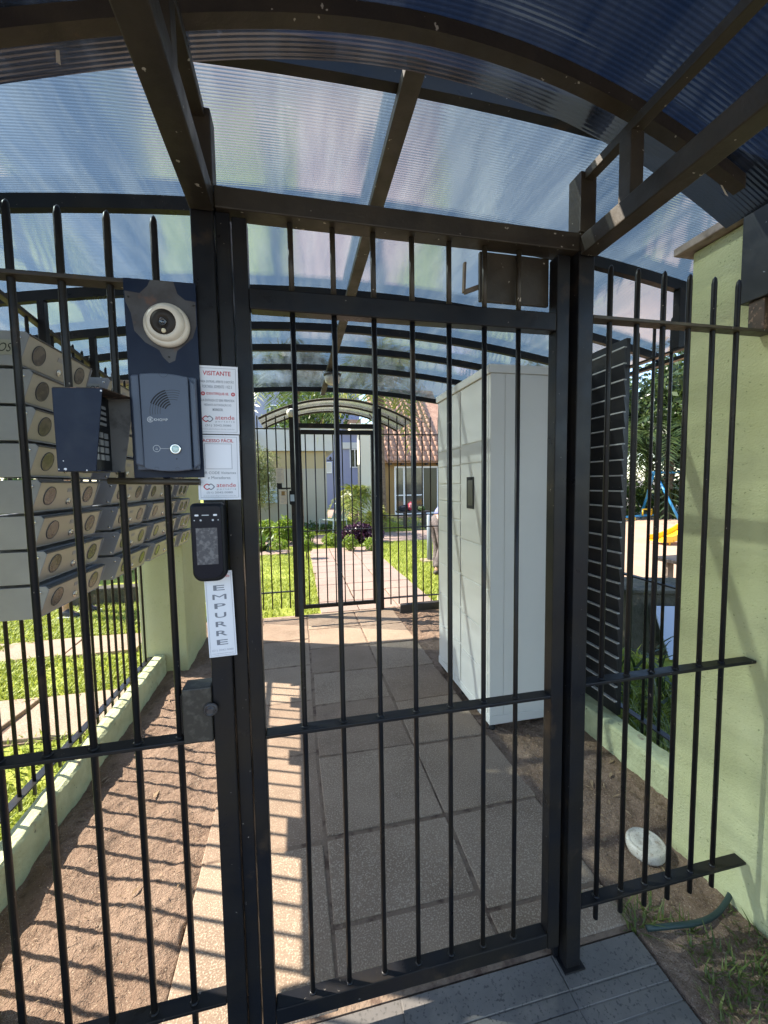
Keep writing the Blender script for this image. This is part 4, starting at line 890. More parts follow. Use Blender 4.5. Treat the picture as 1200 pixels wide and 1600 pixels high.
for lab, x0, x1, z0, z1 in (('pale notice board on the rear fence left of the garden gate', -0.322, -0.240, 1.522, 1.686), ('pale notice with an orange print, lower on the rear fence', -0.293, -0.213, 1.288, 1.446)):
    t = solo('notice', MB().box(x0, x1, YB-0.004, YB-0.001, z0, z1), 'cream', lab, 'notice', ((x0+x1)/2, YB, z0))
    g = MB()
    for k in range(9): flat(g, [(x0+0.012, z1-0.020-0.0155*k), (x1-0.012-0.01*(k % 3), z1-0.020-0.0155*k), (x1-0.012-0.01*(k % 3), z1-0.016-0.0155*k), (x0+0.012, z1-0.016-0.0155*k)], YB-0.0044)
    part('printed_lines', g, 'pale_ink', t)
    if z0 < 1.4: part('orange_print', MB().box(x0+0.022, x1-0.022, YB-0.0052, YB-0.0046, z1-0.062, z1-0.016), 'ochre', t)
part('mounting_bracket', MB().box(-0.315, -0.17, YB-0.006, YB+0.004, 1.452, 1.470).box(-0.31, -0.262, YB-0.02, YB-0.001, 1.468, 1.518), 'paint', bpy.data.objects['rear_fence'])
rr = thing('face_reader', 'small black reader with a blue screen on the garden gate post', 'reader', (-0.152, YB, 1.28))
part('case', MB().prism(rounded(-0.187, -0.122, 1.278, 1.436, 0.01, 0.02), YB-0.035, YB-0.001), 'reader_body', rr, 0.003)
part('screen', MB().box(-0.176, -0.134, YB-0.0358, YB-0.0352, 1.318, 1.392), 'ac', rr)
rc = thing('gate_canopy', 'small fawn barrel canopy over the garden gate', 'canopy', (0.37, YB+0.45, 2.2))
pr_ = arc(0.375, 2.452, 0.31, -0.49, 1.25, 30)
for y in (3.625, 4.02, 4.42): part('rib', rib(MB(), pr_, y, 0.02, 0.022), 'brown', rc)
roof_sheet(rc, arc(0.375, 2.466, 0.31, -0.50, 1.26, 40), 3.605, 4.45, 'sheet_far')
part('wall_lamp', MB().lathe([(0.02, 0.02), (0.05, 0.0), (0.055, -0.03), (0.035, -0.06), (0.01, -0.07)], (-0.135, YB-0.06, 2.30), 'Z', 20), 'frost', rc)
for s in (-0.12, 0.83): part('brace', MB().beam((s, YB+0.03, 2.15), (s, YB+0.55, 2.38), 0.02, 0.02), 'brown', rc)

# ------------------------------------------------------------------ vegetation
def leaf_cloud(rs, c, R, n, size, asp=0.45, shell=0.35, up=0.0):
    d = rs.normal(size=(n, 3)); d /= np.linalg.norm(d, axis=1)[:, None]
    lump = 1 + 0.16*np.sin(d[:, 0]*5.1+c[0]*3)*np.cos(d[:, 1]*4.3+c[1]) + 0.12*np.sin(d[:, 2]*7+c[0])
    r = (shell + (1-shell)*rs.rand(n))**0.7*lump
    p = np.asarray(c) + d*np.asarray(R)*r[:, None]
    a = rs.normal(size=(n, 3)); a[:, 2] += up; a /= np.linalg.norm(a, axis=1)[:, None]
    b = np.cross(a, rs.normal(size=(n, 3))); b /= np.maximum(np.linalg.norm(b, axis=1)[:, None], 1e-6)
    s = (size*(0.6+0.8*rs.rand(n)))[:, None]
    V = np.stack([p-a*s*0.5, p+b*s*asp*0.5, p+a*s*0.5, p-b*s*asp*0.5], 1).reshape(-1, 3)
    return V
def quads(V): return np.arange(len(V)).reshape(-1, 4)
def frond(rs, out, base, az, L, elev, droop, nl, ll, lw, fold=0.5):
    d = np.array([math.cos(az), math.sin(az), 0.0]); sd = np.array([-d[1], d[0], 0.0])
    P = []
    for i in range(nl+1):
        t = i/nl; h = L*(t*math.cos(elev)); z = L*(t*math.sin(elev) - droop*t*t); P.append(np.asarray(base)+d*h*(1-0.15*t*droop)+np.array([0, 0, z]))
    for i in range(1, nl+1):
        t = i/nl; p = P[i]; tg = P[i]-P[i-1]; tg /= np.linalg.norm(tg)
        l = ll*(math.sin(math.pi*min(0.97, 0.12+0.8*t))**0.6)*(0.85+0.3*rs.rand()); w = lw*(0.8+0.4*rs.rand())
        for s in (-1, 1):
            v = sd*s*0.85 + tg*0.55 + np.array([0, 0, fold*0.5-0.55*rs.rand()]); v /= np.linalg.norm(v)
            n_ = np.cross(v, tg); n_ /= max(1e-6, np.linalg.norm(n_)); q = np.cross(n_, v)
            tip = p+v*l+np.array([0, 0, -l*0.25*rs.rand()]); mid = p+v*l*0.5
            out += [p, mid+q*w*0.5, tip, mid-q*w*0.5]
    for i in range(nl):   # rachis
        w = 0.012*(1-i/nl)+0.003; out += [P[i]-sd*w, P[i]+sd*w, P[i+1]+sd*w*0.9, P[i+1]-sd*w*0.9]
def palm(name, label, loc, h, nf, L, mat, seed, droop=(0.5, 1.2), elev=(-0.2, 1.2), ll=0.4, lw=0.03, nl=22, tr=0.08, cat='palm', group=None):
    rs = np.random.RandomState(seed); t = thing(name, label, cat, loc, group); x, y, z = loc
    if h > 0.05:
        mb = MB(); pts = [(x+0.05*math.sin(i*0.9+seed)*tr*3, y, z-0.05+(h+0.05)*i/8) for i in range(9)]
        mb.tube(pts, [tr*(1.15-0.03*i+(0.07*(i % 2))) for i in range(9)], 10); part('trunk', mb, 'bark', t)
    out = []
    for k in range(nf):
        frond(rs, out, (x, y, z+h), 2*math.pi*(k*0.618)+rs.rand()*0.4, L*(0.75+0.4*rs.rand()), elev[0]+(elev[1]-elev[0])*rs.rand(), droop[0]+(droop[1]-droop[0])*rs.rand(), nl, ll, lw)
    fast('fronds', out, quads(np.array(out)), mat, t, loc); return t
def bush(name, label, c, R, n, size, mat, seed, cat='bush', stem=0, asp=0.5, shell=0.4, group=None):
    rs = np.random.RandomState(seed); t = thing(name, label, cat, (c[0], c[1], 0), group)
    V = leaf_cloud(rs, c, R, n, size, asp, shell); fast('foliage', V, quads(V), mat, t, (c[0], c[1], 0))
    part('stem', MB().tube([(c[0], c[1], -0.04), (c[0], c[1], max(0.04, c[2]))], [0.02, 0.012], 6), 'bark', t); return t
def strap_plant(name, label, loc, n, L, w, mat, seed, h=0.0, cat='plant', group=None, spread=1.0):
    rs = np.random.RandomState(seed); t = thing(name, label, cat, loc, group); out = []
    for k in range(n):
        az = rs.rand()*6.283; el = 0.35+1.1*rs.rand(); l = L*(0.6+0.5*rs.rand()); b = np.array(loc)+np.array([0, 0, h*rs.rand()])+rs.normal(size=3)*0.04*spread
        d = np.array([math.cos(az), math.sin(az), 0]); sd = np.array([-d[1], d[0], 0]); p0 = b; segs = 4
        for i in range(segs):
            t0, t1 = i/segs, (i+1)/segs
            f = lambda q: b + d*l*q*math.cos(el) + np.array([0, 0, l*(q*math.sin(el)-0.45*q*q)])
            w0, w1 = w*(1-t0*0.7), w*(1-t1*0.95)
            out += [f(t0)-sd*w0/2, f(t0)+sd*w0/2, f(t1)+sd*w1/2, f(t1)-sd*w1/2]
    fast('leaves', out, quads(np.array(out)), mat, t, loc); return t
def grass(name, regions, dens, hgt, mat, seed, skip=None):
    rs = np.random.RandomState(seed); VV = []
    for x0, x1, y0, y1 in regions:
        n = int((x1-x0)*(y1-y0)*dens); p = np.stack([x0+(x1-x0)*rs.rand(n), y0+(y1-y0)*rs.rand(n)], 1)
        if skip is not None: p = p[~skip(p[:, 0], p[:, 1])]
        p = p[~((N1(p[:, 0]*1.9+11, p[:, 1]*1.9+7) + 0.5*N2(p[:, 0]*6, p[:, 1]*6) > 0.22) & (rs.rand(len(p)) < 0.7))]
        n = len(p); a = rs.rand(n)*6.283; h = hgt*(0.45+0.9*rs.rand(n)); ln = h*(0.3+0.9*rs.rand(n)); w = (0.0030+0.004*rs.rand(n)+hgt*0.02)*(0.5 if 'rough' in name else 1)
        sd = np.stack([-np.sin(a), np.cos(a), 0*a], 1); d = np.stack([np.cos(a), np.sin(a), 0*a], 1); z = np.full(n, -0.032)
        b = np.column_stack([p, z]); up = np.array([0, 0, 1.0])
        m_ = b + d*(ln*0.35)[:, None] + up*(h*0.65)[:, None]; tp = b + d*ln[:, None] + up*h[:, None]
        VV.append(np.stack([b-sd*w[:, None], b+sd*w[:, None], m_+sd*(w*0.8)[:, None], m_-sd*(w*0.8)[:, None], m_-sd*(w*0.8)[:, None], m_+sd*(w*0.8)[:, None], tp+sd*(w*0.15)[:, None], tp-sd*(w*0.15)[:, None]], 1).reshape(-1, 3))
    V = np.concatenate(VV); return tag(fast(name, V, quads(V), mat), kind='stuff')
inb = lambda X, Y, x0, x1, y0, y1: (X > x0) & (X < x1) & (Y > y0) & (Y < y1)
grass('grass', [(-4.2, -1.345, 0.4, 4.9)], 4200, 0.045, 'grass', 3, lambda X, Y: (inb(X, Y, -4.2, -1.36, 1.73, 2.27) & (N1(X*3, Y*3) < 0.22)) | (inb(X, Y, -4.3, -1.6, 3.07, 3.55) & (N1(X*3+4, Y*3) < 0.2)))
grass('grass', [(-2.2, 3.3, 3.72, 9.1)], 1700, 0.05, 'grass', 4, lambda X, Y: inb(X, Y, 0.13, 1.57, 3.6, 8.57) | inb(X, Y, -5, -0.28, 7.98, 8.63))
grass('grass', [(-3, 7, 11.2, 17.3)], 260, 0.07, 'grass', 5)
grass('grass', [(1.75, 3.4, 1.0, 3.6)], 1500, 0.09, 'grass', 6, lambda X, Y: (X > 2.7) & (Y < 2.25))
grass('rough_grass', [(1.0, 1.36, -0.45, 0.03)], 6500, 0.05, 'drygrass', 8, lambda X, Y: N1(X*9+2, Y*9+3) < 0.02)
grass('rough_grass', [(0.94, 1.07, -0.06, 0.10)], 9000, 0.07, 'drygrass', 9, lambda X, Y: N2(X*12, Y*12) < 0.05)
grass('rough_grass', [(1.74, 2.3, 0.3, 1.2)], 900, 0.16, 'drygrass', 10)

bush('round_bush', 'wide bright green bush left of the garden, behind the rear fence', (-1.02, 10.4, 0.27), (0.52, 0.4, 0.30), 1500, 0.085, 'bright_leaf', 11)
bush('round_bush', 'tall rounded bright green bush just left of the rear gate post', (-0.45, 9.6, 0.34), (0.34, 0.34, 0.36), 1500, 0.08, 'bright_leaf', 12)
bush('topiary_ball', 'small clipped ball on a thin stem in front of the tall rounded bush', (-0.50, 8.05, 0.20), (0.20, 0.18, 0.13), 700, 0.05, 'bright_leaf', 13)
bush('round_bush', 'medium bright bush just right of the rear gate post', (0.02, 9.1, 0.20), (0.25, 0.25, 0.24), 1100, 0.07, 'bright_leaf', 14)
bush('topiary_ball', 'small bright ball on a stem at the left edge of the garden path', (0.05, 7.28, 0.26), (0.14, 0.13, 0.13), 520, 0.05, 'bright_leaf', 15)
bush('round_bush', 'low bright bush below the metal bench', (0.67, 8.85, 0.12), (0.22, 0.22, 0.17), 800, 0.06, 'bright_leaf', 16)
bush('topiary_ball', 'yellowish clipped ball in front of the purple plants', (1.03, 7.95, 0.18), (0.16, 0.15, 0.17), 800, 0.045, 'bright_leaf', 17)
bush('round_bush', 'low yellowish bush behind the right post of the garden gate', (1.50, 7.9, 0.12), (0.20, 0.18, 0.16), 600, 0.05, 'bright_leaf', 18)
bush('purple_plant', 'low mass of dark purple leaves at the end of the garden path', (1.42, 9.15, 0.20), (0.60, 0.35, 0.26), 1500, 0.11, 'purple', 19, 'plant', asp=0.6)
bush('hedge', 'long dark green clipped hedge at the foot of the beige building', (0.1, 11.9, 0.12), (1.1, 0.3, 0.2), 1300, 0.08, 'mid_leaf', 20, 'hedge')
strap_plant('spiky_plant', 'broad leaved spiky plant at the left edge of the garden', (-0.95, 8.6, 0.0), 40, 0.75, 0.09, 'mid_leaf', 21)
bush('feathery_shrub', 'tall feathery silver green shrub before the beige building', (-1.25, 11.6, 1.75), (0.62, 0.45, 1.15), 3600, 0.16, 'silver_leaf', 22, 'shrub', asp=0.14, shell=0.1)
palm('young_palm', 'short young palm with yellow green fronds behind the garden gate', (1.58, 11.0, 0), 1.12, 26, 1.15, 'yellow_palm', 23, (0.7, 1.5), (0.1, 1.4), 0.34, 0.035)
palm('yellow_palm_clump', 'yellow green palm clump before the cream pillar', (2.32, 11.6, 0), 0.3, 20, 1.1, 'yellow_palm', 24, (0.5, 1.2), (0.5, 1.4), 0.3, 0.03)
palm('tall_palm', 'tall palm with hanging fronds above the left of the garden gate canopy', (-0.03, 10.5, 0), 4.75, 34, 1.9, 'palm_leaf', 25, (0.6, 1.2), (-0.15, 1.0), 0.5, 0.04, 26, 0.075)
palm('tall_palm', 'tall palm with hanging fronds above the centre of the garden gate canopy', (2.56, 11.8, 0), 5.3, 34, 2.2, 'yellow_palm', 26, (0.7, 1.3), (-0.15, 1.0), 0.6, 0.045, 26, 0.13)
palm('fan_palm', 'palm with arching green fronds behind the parcel locker', (2.75, 3.9, 0), 1.9, 22, 1.25, 'palm_leaf', 27, (0.6, 1.3), (0.0, 1.2), 0.34, 0.022, 24, 0.07)
def tree(name, label, loc, h, R, n, size, mat, seed, tr=0.12, asp=0.5, shell=0.15, lobes=7):
    rs = np.random.RandomState(seed); t = thing(name, label, 'tree', loc); x, y, z = loc; mb = MB(); VV = []
    top = (x, y, z+h)
    mb.tube([(x, y, z-0.1), (x+0.05, y, z+h*0.5), top], [tr, tr*0.75, tr*0.35], 9)
    for k in range(lobes):
        a = 6.283*k/lobes+rs.rand(); q = (x+math.cos(a)*R[0]*0.55, y+math.sin(a)*R[1]*0.55, z+h+R[2]*(rs.rand()-0.5)*0.9)
        mb.tube([(x+0.03, y, z+h*(0.5+0.3*rs.rand())), ((x+q[0])/2, (y+q[1])/2, (z+h*0.75+q[2])/2), q], [tr*0.4, tr*0.25, tr*0.1], 6)
        VV.append(leaf_cloud(rs, q, np.array(R)*0.55, n//lobes, size, asp, shell))
    part('trunk', mb, 'bark', t); V = np.concatenate(VV); fast('crown', V, quads(V), mat, t, loc)
tree('leafy_tree', 'leafy tree beside the tiled house shading its roof', (0.6, 18.6, 0), 5.0, (2.0, 1.8, 1.6), 3800, 0.2, 'mid_leaf', 30)
tree('leafy_tree', 'dark leafy tree at the far edge of the playground', (16.5, 15.5, 0), 4.6, (3.2, 2.6, 3.6), 8000, 0.28, 'dark_leaf', 31)
tree('leafy_tree', 'olive green tree behind the playground swing', (13.6, 17.5, 0), 4.6, (3.2, 2.6, 3.6), 8000, 0.28, 'mid_leaf', 32)
tree('leafy_tree', 'dark green tree filling the gap beside the right pier', (16.2, 12.3, 0), 3.9, (2.2, 2.2, 3.2), 6500, 0.26, 'dark_leaf', 33)
palm('drooping_palm', 'dark drooping palm at the back of the playground, left of the swing', (12.0, 13.2, 0), 3.4, 56, 2.9, 'palm_leaf', 34, (0.7, 1.6), (0.0, 1.3), 0.6, 0.05, 26, 0.16)
palm('drooping_palm', 'dark drooping palm at the back of the playground, right of the swing', (14.4, 12.4, 0), 3.2, 52, 2.9, 'dark_leaf', 35, (0.7, 1.6), (0.0, 1.3), 0.6, 0.05, 26, 0.16)
strap_plant('strap_leaf_plant', 'clump of long strap leaves under the playground palms', (11.6, 14.2, 0), 160, 2.4, 0.10, 'palm_leaf', 36, 0.8, spread=12)
strap_plant('strap_leaf_plant', 'clump of long dark strap leaves right of the blue swing frame', (14.6, 12.4, 0), 160, 2.4, 0.10, 'dark_leaf', 37, 0.8, spread=12)
bush('hedge', 'dense dark hedge along the far edge of the sand', (13.4, 14.6, 0.6), (4.6, 1.2, 0.9), 5200, 0.2, 'mid_leaf', 38, 'hedge', shell=0.3)
bush('hedge', 'long green hedge on the far side of the left lawn', (-4.6, 7.2, 0.7), (2.6, 0.7, 0.85), 5200, 0.12, 'mid_leaf', 39, 'hedge', shell=0.3)
tree('leafy_tree', 'broad green tree beyond the left lawn', (-7.5, 9.5, 0), 3.2, (2.6, 2.4, 2.0), 5200, 0.22, 'mid_leaf', 40)
strap_plant('spiky_plant', 'low dark strap leaves beside the mossy planter', (2.35, 1.25, 0.0), 70, 0.42, 0.025, 'dark_leaf', 41, 0.05, spread=3)

# ------------------------------------------------------------------ house with the tiled roof
hs = thing('tiled_house', 'ochre house with terracotta tiled roof and white sliding doors', 'house', (5.1, 17, 0))
HX0, HX1, HY = 3.72, 7.1, 16.6
wl_ = part('wall', MB().box(HX0, 4.17, HY, HY+0.2, -0.1, 2.45).box(6.26, HX1, HY, HY+0.2, -0.1, 2.45).box(4.17, 6.26, HY, HY+0.2, 2.25, 2.45).box(4.17, 6.26, HY, HY+0.2, -0.1, 0.08).box(HX0, HX0+0.2, HY+0.2, HY+5, -0.1, 2.45), 'ochre', hs)
def window_(parent, x0, x1, z0, z1, y, mull, name='window', fm='white_frame', gm='winglass', tr=None, fw=0.045):
    f = part(name, MB().box(x0, x1, y-0.03, y+0.03, z0, z0+fw).box(x0, x1, y-0.03, y+0.03, z1-fw, z1).box(x0, x0+fw, y-0.029, y+0.029, z0+fw, z1-fw).box(x1-fw, x1, y-0.029, y+0.029, z0+fw, z1-fw), fm, parent)
    for xm in mull: part('mullion', MB().box(xm-fw*0.5, xm+fw*0.5, y-0.027, y+0.027, z0+fw, z1-fw), fm, f)
    xs = [x0+fw]+list(mull)+[x1-fw]
    for i, (a, b) in enumerate(zip(xs[:-1], xs[1:])):
        part('pane', MB().box(a+0.005, b-0.005, y-0.004, y+0.004, z0+fw, z1-fw), gm[i] if isinstance(gm, list) else gm, f)
        if tr and (tr is True or i in tr): part('crossbar', MB().box(a+0.022, b-0.022, y-0.024, y+0.024, z0+(z1-z0)*0.39, z0+(z1-z0)*0.39+0.05), fm, f)
    return f
window_(hs, 4.17, 6.26, 0.08, 2.25, HY+0.03, (4.62, 5.06, 5.50), 'sliding_door', gm=['winglass', 'winglass', 'winglass', 'greenglass'], tr=(0, 1, 2), fw=0.075)
part('interior', MB().box(4.2, 6.25, HY+1.8, HY+1.9, 0, 2.4), 'greenglass', hs)
part('plinth', MB().box(HX0-0.3, HX1, HY-0.75, HY-0.01, -0.1, 0.03), 'slab2', hs)
for k in range(6): part('rafter_end', MB().box(3.9+0.56*k, 3.97+0.56*k, HY-0.38, HY-0.003, 2.30, 2.40), 'wood_dark', hs)
roof = part('roof', MB().hexa([(3.50, 16.16, 2.38), (HX1+0.1, 16.16, 2.38), (3.50, 20.2, 6.42), (HX1+0.1, 20.2, 6.42), (3.50, 16.13, 2.42), (HX1+0.1, 16.13, 2.42), (3.50, 20.17, 6.46), (HX1+0.1, 20.17, 6.46)]), 'terracotta', hs)
tm = MB(); tw, tl_ = 0.265, 0.40; n = 6
for j, (s, rr_) in enumerate(((0, 1.0), (tl_, 0.86))):
    for i in range(n+1):
        a = math.pi*i/n; xx = -math.cos(a)*tw*0.36*rr_ - tw*0.1; zz = math.sin(a)*0.075*rr_ + 0.02*(1-j)
        tm.v.append((xx, s*0.7071-zz*0.7071, s*0.7071+zz*0.7071))
    tm.v.append((tw*0.5, s*0.7071-0.006*0.7071, s*0.7071+0.006*0.7071))
for i in range(n+1): tm.f.append((i, i+1, n+2+i+1, n+2+i)); tm.sm.append(i < n)
tm.f.append(tuple(range(n+1))); tm.sm.append(False)
tmesh = tm.mesh('roof_tile')
for r in range(16):
    for c in range(11):
        s = r*0.345
        inst('roof_tile', tmesh, 'terracotta', roof, (3.66+c*tw+random.uniform(-0.008, 0.008), 16.10+s*0.7071, 2.425+s*0.7071))

# ------------------------------------------------------------------ other buildings
b1 = thing('beige_building', 'long beige garden building with a white parapet behind the bushes', 'building', (-0.3, 13.2, 0))
part('wall', MB().box(-1.42, 0.92, 13.2, 16.5, -0.1, 2.640), 'beige', b1)
part('parapet', MB().box(-1.55, 1.18, 13.02, 16.6, 2.642, 3.40), 'whitewall', b1)
part('upper_band', MB().box(-1.0, 0.915, 13.188, 13.199, 2.05, 2.638), 'yellowish', b1)
part('base_band', MB().box(-1.42, 0.93, 13.17, 13.199, -0.05, 0.14), 'greymetal', b1)
window_(b1, -1.40, -0.98, 1.44, 2.05, 13.19, (), gm='winglass')
part('window_sill', MB().box(-1.42, -0.72, 13.10, 13.19, 1.34, 1.43), 'whitewall', b1)
part('air_conditioner', MB().box(-1.38, -0.74, 13.02, 13.185, 0.90, 1.335), 'ac', b1, 0.01)
w1 = solo('white_wall', MB().box(-1.75, -1.43, 12.4, 13.15, -0.1, 3.30), 'whitewall', 'narrow white wall end at the left of the beige building', 'wall', (-1.6, 12.8, 0))
b2 = thing('blue_building', 'tall lilac blue apartment block beyond the driveway', 'building', (2.4, 25, 0))
part('wall', MB().box(-3.2, 3.95, 25, 32, -0.1, 8.2), 'bluewall', b2)
part('white_band', MB().box(2.75, 3.95, 24.90, 24.999, 3.75, 4.15), 'whitewall', b2)
window_(b2, 3.28, 3.82, 2.55, 3.72, 24.97, (3.60,), gm='winglass')
window_(b2, 1.75, 2.1, 2.2, 2.9, 24.97, (), gm='whitewall')
window_(b2, -1.6, -0.7, 5.2, 6.4, 24.97, (-1.15,), gm='winglass')
part('brick_balcony', MB().box(2.9, 3.94, 24.3, 24.89, 5.0, 5.5), 'terracotta', b2)
b3 = thing('cream_pillar', 'bright cream pillar with a ledge between the blue block and the tiled house', 'pillar', (2.8, 14.5, 0))
part('shaft', MB().box(2.30, 2.72, 14.5, 15.1, -0.1, 3.55), 'creamwall', b3)
part('shaft_side', MB().box(2.724, 3.12, 14.62, 15.1, -0.1, 2.35), 'creamwall', b3)
part('upper_post', MB().box(2.724, 3.10, 14.62, 15.1, 2.352, 3.52), 'wood_light', b3)
part('ledge', MB().box(1.95, 3.16, 14.42, 15.15, 3.552, 3.80), 'creamwall', b3)
solo('lamp_bracket', MB().box(0.93, 1.17, 13.0, 13.06, 2.30, 2.34).lathe([(0.02, 2.34), (0.05, 2.38), (0.03, 2.44)], (1.05, 13.03, 0), n=10), 'wood_dark', 'small black lantern bracket at the corner of the beige building', 'lamp', (1.05, 13.03, 2.3))
car = thing('parked_car', 'silver parked car half hidden behind the young palm', 'car', (3.3, 26.4 - 4.6, 0))
cy0 = 21.0
part('body', MB().prism([(2.2, 0.35), (2.15, 0.75), (2.3, 0.98), (2.9, 1.02), (3.4, 1.42), (4.7, 1.45), (5.4, 1.0), (5.9, 0.9), (5.95, 0.4)], cy0, cy0+1.6), 'carpaint', car, 0.05)
part('side_window', MB().prism([(3.05, 1.03), (3.46, 1.36), (4.64, 1.39), (5.2, 1.03)], cy0-0.004, cy0+0.02), 'winglass', car)
for x in (2.75, 5.2):
    w_ = part('wheel', MB().lathe([(0.2, -0.01), (0.31, 0.0), (0.33, 0.05), (0.33, 0.18), (0.30, 0.2)], (x, cy0+0.18, 0.33), 'Y', 22), 'tyre', car)
    part('rim', MB().lathe([(0.19, 0.0), (0.16, 0.015), (0.05, 0.02), (0.03, 0.03)], (x, cy0-0.012, 0.33), 'Y', 18), 'chrome', w_)

# ------------------------------------------------------------------ garden furniture and posts
bn_ = thing('metal_bench', 'pale green grey slatted metal bench by the purple plants', 'bench', (0.95, 11.3, 0))
rz = Matrix.Rotation(rad(-68), 3, 'Z')
B = lambda x, y, z: tuple(Vector((0.93, 11.3, 0)) + rz @ Vector((x, y, z)))
for k in range(7): part('back_slat', MB().beam(B(-0.42+0.14*k, 0.22, 0.42), B(-0.42+0.14*k, 0.36, 0.86), 0.055, 0.012, (0, 1, 0)), 'benchmetal', bn_)
for k in range(5): part('seat_slat', MB().beam(B(-0.48, -0.18+0.09*k, 0.42), B(0.48, -0.18+0.09*k, 0.42), 0.06, 0.015), 'benchmetal', bn_)
part('top_rail', MB().tube([B(-0.5, 0.37, 0.88), B(0.5, 0.37, 0.88)], 0.02, 8), 'benchmetal', bn_)
for s in (-0.46, 0.46):
    part('leg', MB().tube([B(s, -0.2, 0.42), B(s, -0.24, -0.02)], 0.018, 8), 'benchmetal', bn_); part('leg', MB().tube([B(s, 0.37, 0.86), B(s, 0.22, 0.42), B(s, 0.26, -0.02)], 0.018, 8), 'benchmetal', bn_)
tb = thing('dark_table', 'dark timber table on the lawn in front of the sliding doors', 'table', (3.6, 12.1, 0))
part('tabletop', MB().box(3.2, 4.25, 11.9, 12.5, 0.50, 0.55), 'wood_dark', tb, 0.005)
for x, y in ((3.38, 11.98), (4.1, 11.98), (3.55, 12.42), (4.15, 12.42)): part('leg', MB().box(x-0.035, x+0.035, y-0.035, y+0.035, -0.03, 0.499), 'wood_dark', tb)
bg_ = thing('cloth_bag', 'red and black bag lying on the dark table', 'bag', (3.6, 12.1, 0.55))
def lump(c, R, seed, n=12):
    rs = np.random.RandomState(seed); bm = bmesh.new(); bmesh.ops.create_icosphere(bm, subdivisions=3, radius=1); mb = MB()
    for v in bm.verts:
        q = v.co; s = 1+0.16*math.sin(q.x*4+seed)*math.cos(q.y*3.3)+0.10*math.sin(q.z*6+q.x*3); mb.v.append((c[0]+q.x*R[0]*s, c[1]+q.y*R[1]*s, c[2]+max(q.z*s, -0.75)*R[2]))
    for f in bm.faces: mb.f.append(tuple(v.index for v in f.verts)); mb.sm.append(True)
    bm.free(); return mb
part('bag_body', lump((3.45, 12.1, 0.645), (0.27, 0.16, 0.125), 1), 'shorts', bg_)
part('red_flap', lump((3.62, 12.05, 0.70), (0.14, 0.14, 0.16), 2), 'redcloth', bg_)
part('pink_pocket', lump((3.60, 11.94, 0.74), (0.075, 0.05, 0.09), 3), 'pinkcloth', bg_)
solo('plant_pot', lump((4.02, 12.1, 0.62), (0.12, 0.12, 0.1), 5), 'mid_leaf', 'small leafy pot plant on the right of the dark table', 'plant', (4.0, 12.1, 0.55))
po_ = thing('bollard', 'grey pipe bollard on the lawn beside the bending person', 'bollard', (2.38, 6.4, 0))
part('pipe', MB().tube([(2.38, 6.4, -0.03), (2.38, 6.4, 0.87), (2.38, 6.4, 0.89)], [0.052, 0.05, 0.035], 14), 'greymetal', po_)
part('footing', MB().box(2.22, 2.52, 6.25, 6.55, -0.05, 0.012), 'slab', po_, 0.006)
solo('timber_edging', MB().hexa([(1.02, 3.45, -0.03), (1.72, 3.50, -0.03), (1.03, 3.53, -0.03), (1.72, 3.58, -0.03), (1.04, 3.46, 0.085), (1.72, 3.50, 0.075), (1.05, 3.53, 0.085), (1.72, 3.58, 0.075)]), 'wood_dark', 'black timber edging lying along the foot of the rear fence', 'edging', (1.35, 3.5, 0), bevel=0.006)
solo('stone_kerb', MB().box(-4.5, -1.45, 4.78, 4.98, -0.05, 0.20), 'stonewall', 'low dark stone kerb behind the sneakers on the left lawn', 'kerb', (-2.5, 4.9, 0), bevel=0.02)

# ------------------------------------------------------------------ playground side
pb = thing('planter_block', 'mossy rough concrete planter block beyond the right fence', 'planter', (3.2, 2.0, 0))
mbk = MB(); rs = np.random.RandomState(5)
part('block', MB().hexa([(2.66, 1.93, -0.05), (3.75, 1.60, -0.05), (2.80, 2.35, -0.05), (3.9, 2.0, -0.05), (2.665, 1.935, 0.515), (3.75, 1.605, 0.50), (2.80, 2.35, 0.52), (3.9, 2.0, 0.505)]), 'stonewall', pb, 0.02)
part('coping', MB().hexa([(2.64, 1.91, 0.518), (3.77, 1.575, 0.503), (2.79, 2.38, 0.523), (3.93, 2.02, 0.508), (2.64, 1.91, 0.552), (3.77, 1.575, 0.537), (2.79, 2.38, 0.557), (3.93, 2.02, 0.542)]), 'stonewall', pb, 0.01)
lbd = thing('leaning_board', 'pale blue white board leaning against the mossy planter block', 'board', (3.08, 1.78, 0))
part('sheet', MB().hexa([(2.90, 1.70, -0.005), (3.03, 1.66, -0.005), (2.90, 1.712, -0.005), (3.03, 1.672, -0.005), (2.815, 1.79, 0.43), (3.02, 1.72, 0.43), (2.815, 1.802, 0.43), (3.02, 1.732, 0.43)]), 'bluewhite', lbd, 0.001)
pt2 = thing('playground_table', 'dark timber table standing on the sand beyond the planter', 'table', (5.3, 3.5, 0))
part('tabletop', MB().box(4.92, 6.0, 3.2, 3.85, 0.335, 0.385), 'wood_dark', pt2, 0.006)
for x, y in ((5.06, 3.35), (5.06, 3.72), (5.85, 3.3), (5.85, 3.75)): part('leg', MB().box(x-0.05, x+0.05, y-0.04, y+0.04, -0.03, 0.334), 'wood_light', pt2)
sd = thing('slide', 'yellow plastic playground slide on the sand', 'slide', (8.6, 6.8, 0))
prof = [(8.05, 0.06), (8.30, 0.06), (8.75, 0.20), (9.6, 0.62), (10.4, 1.05)]
mb = MB()
for a, b in zip(prof[:-1], prof[1:]):
    mb.beam((a[0], 6.8, a[1]), (b[0], 6.8, b[1]), 0.42, 0.02)
    for s in (-1, 1): mb.beam((a[0], 6.8+s*0.22, a[1]+0.06), (b[0], 6.8+s*0.22, b[1]+0.06), 0.03, 0.14)
part('chute', mb, 'yellowpaint', sd, 0.004)
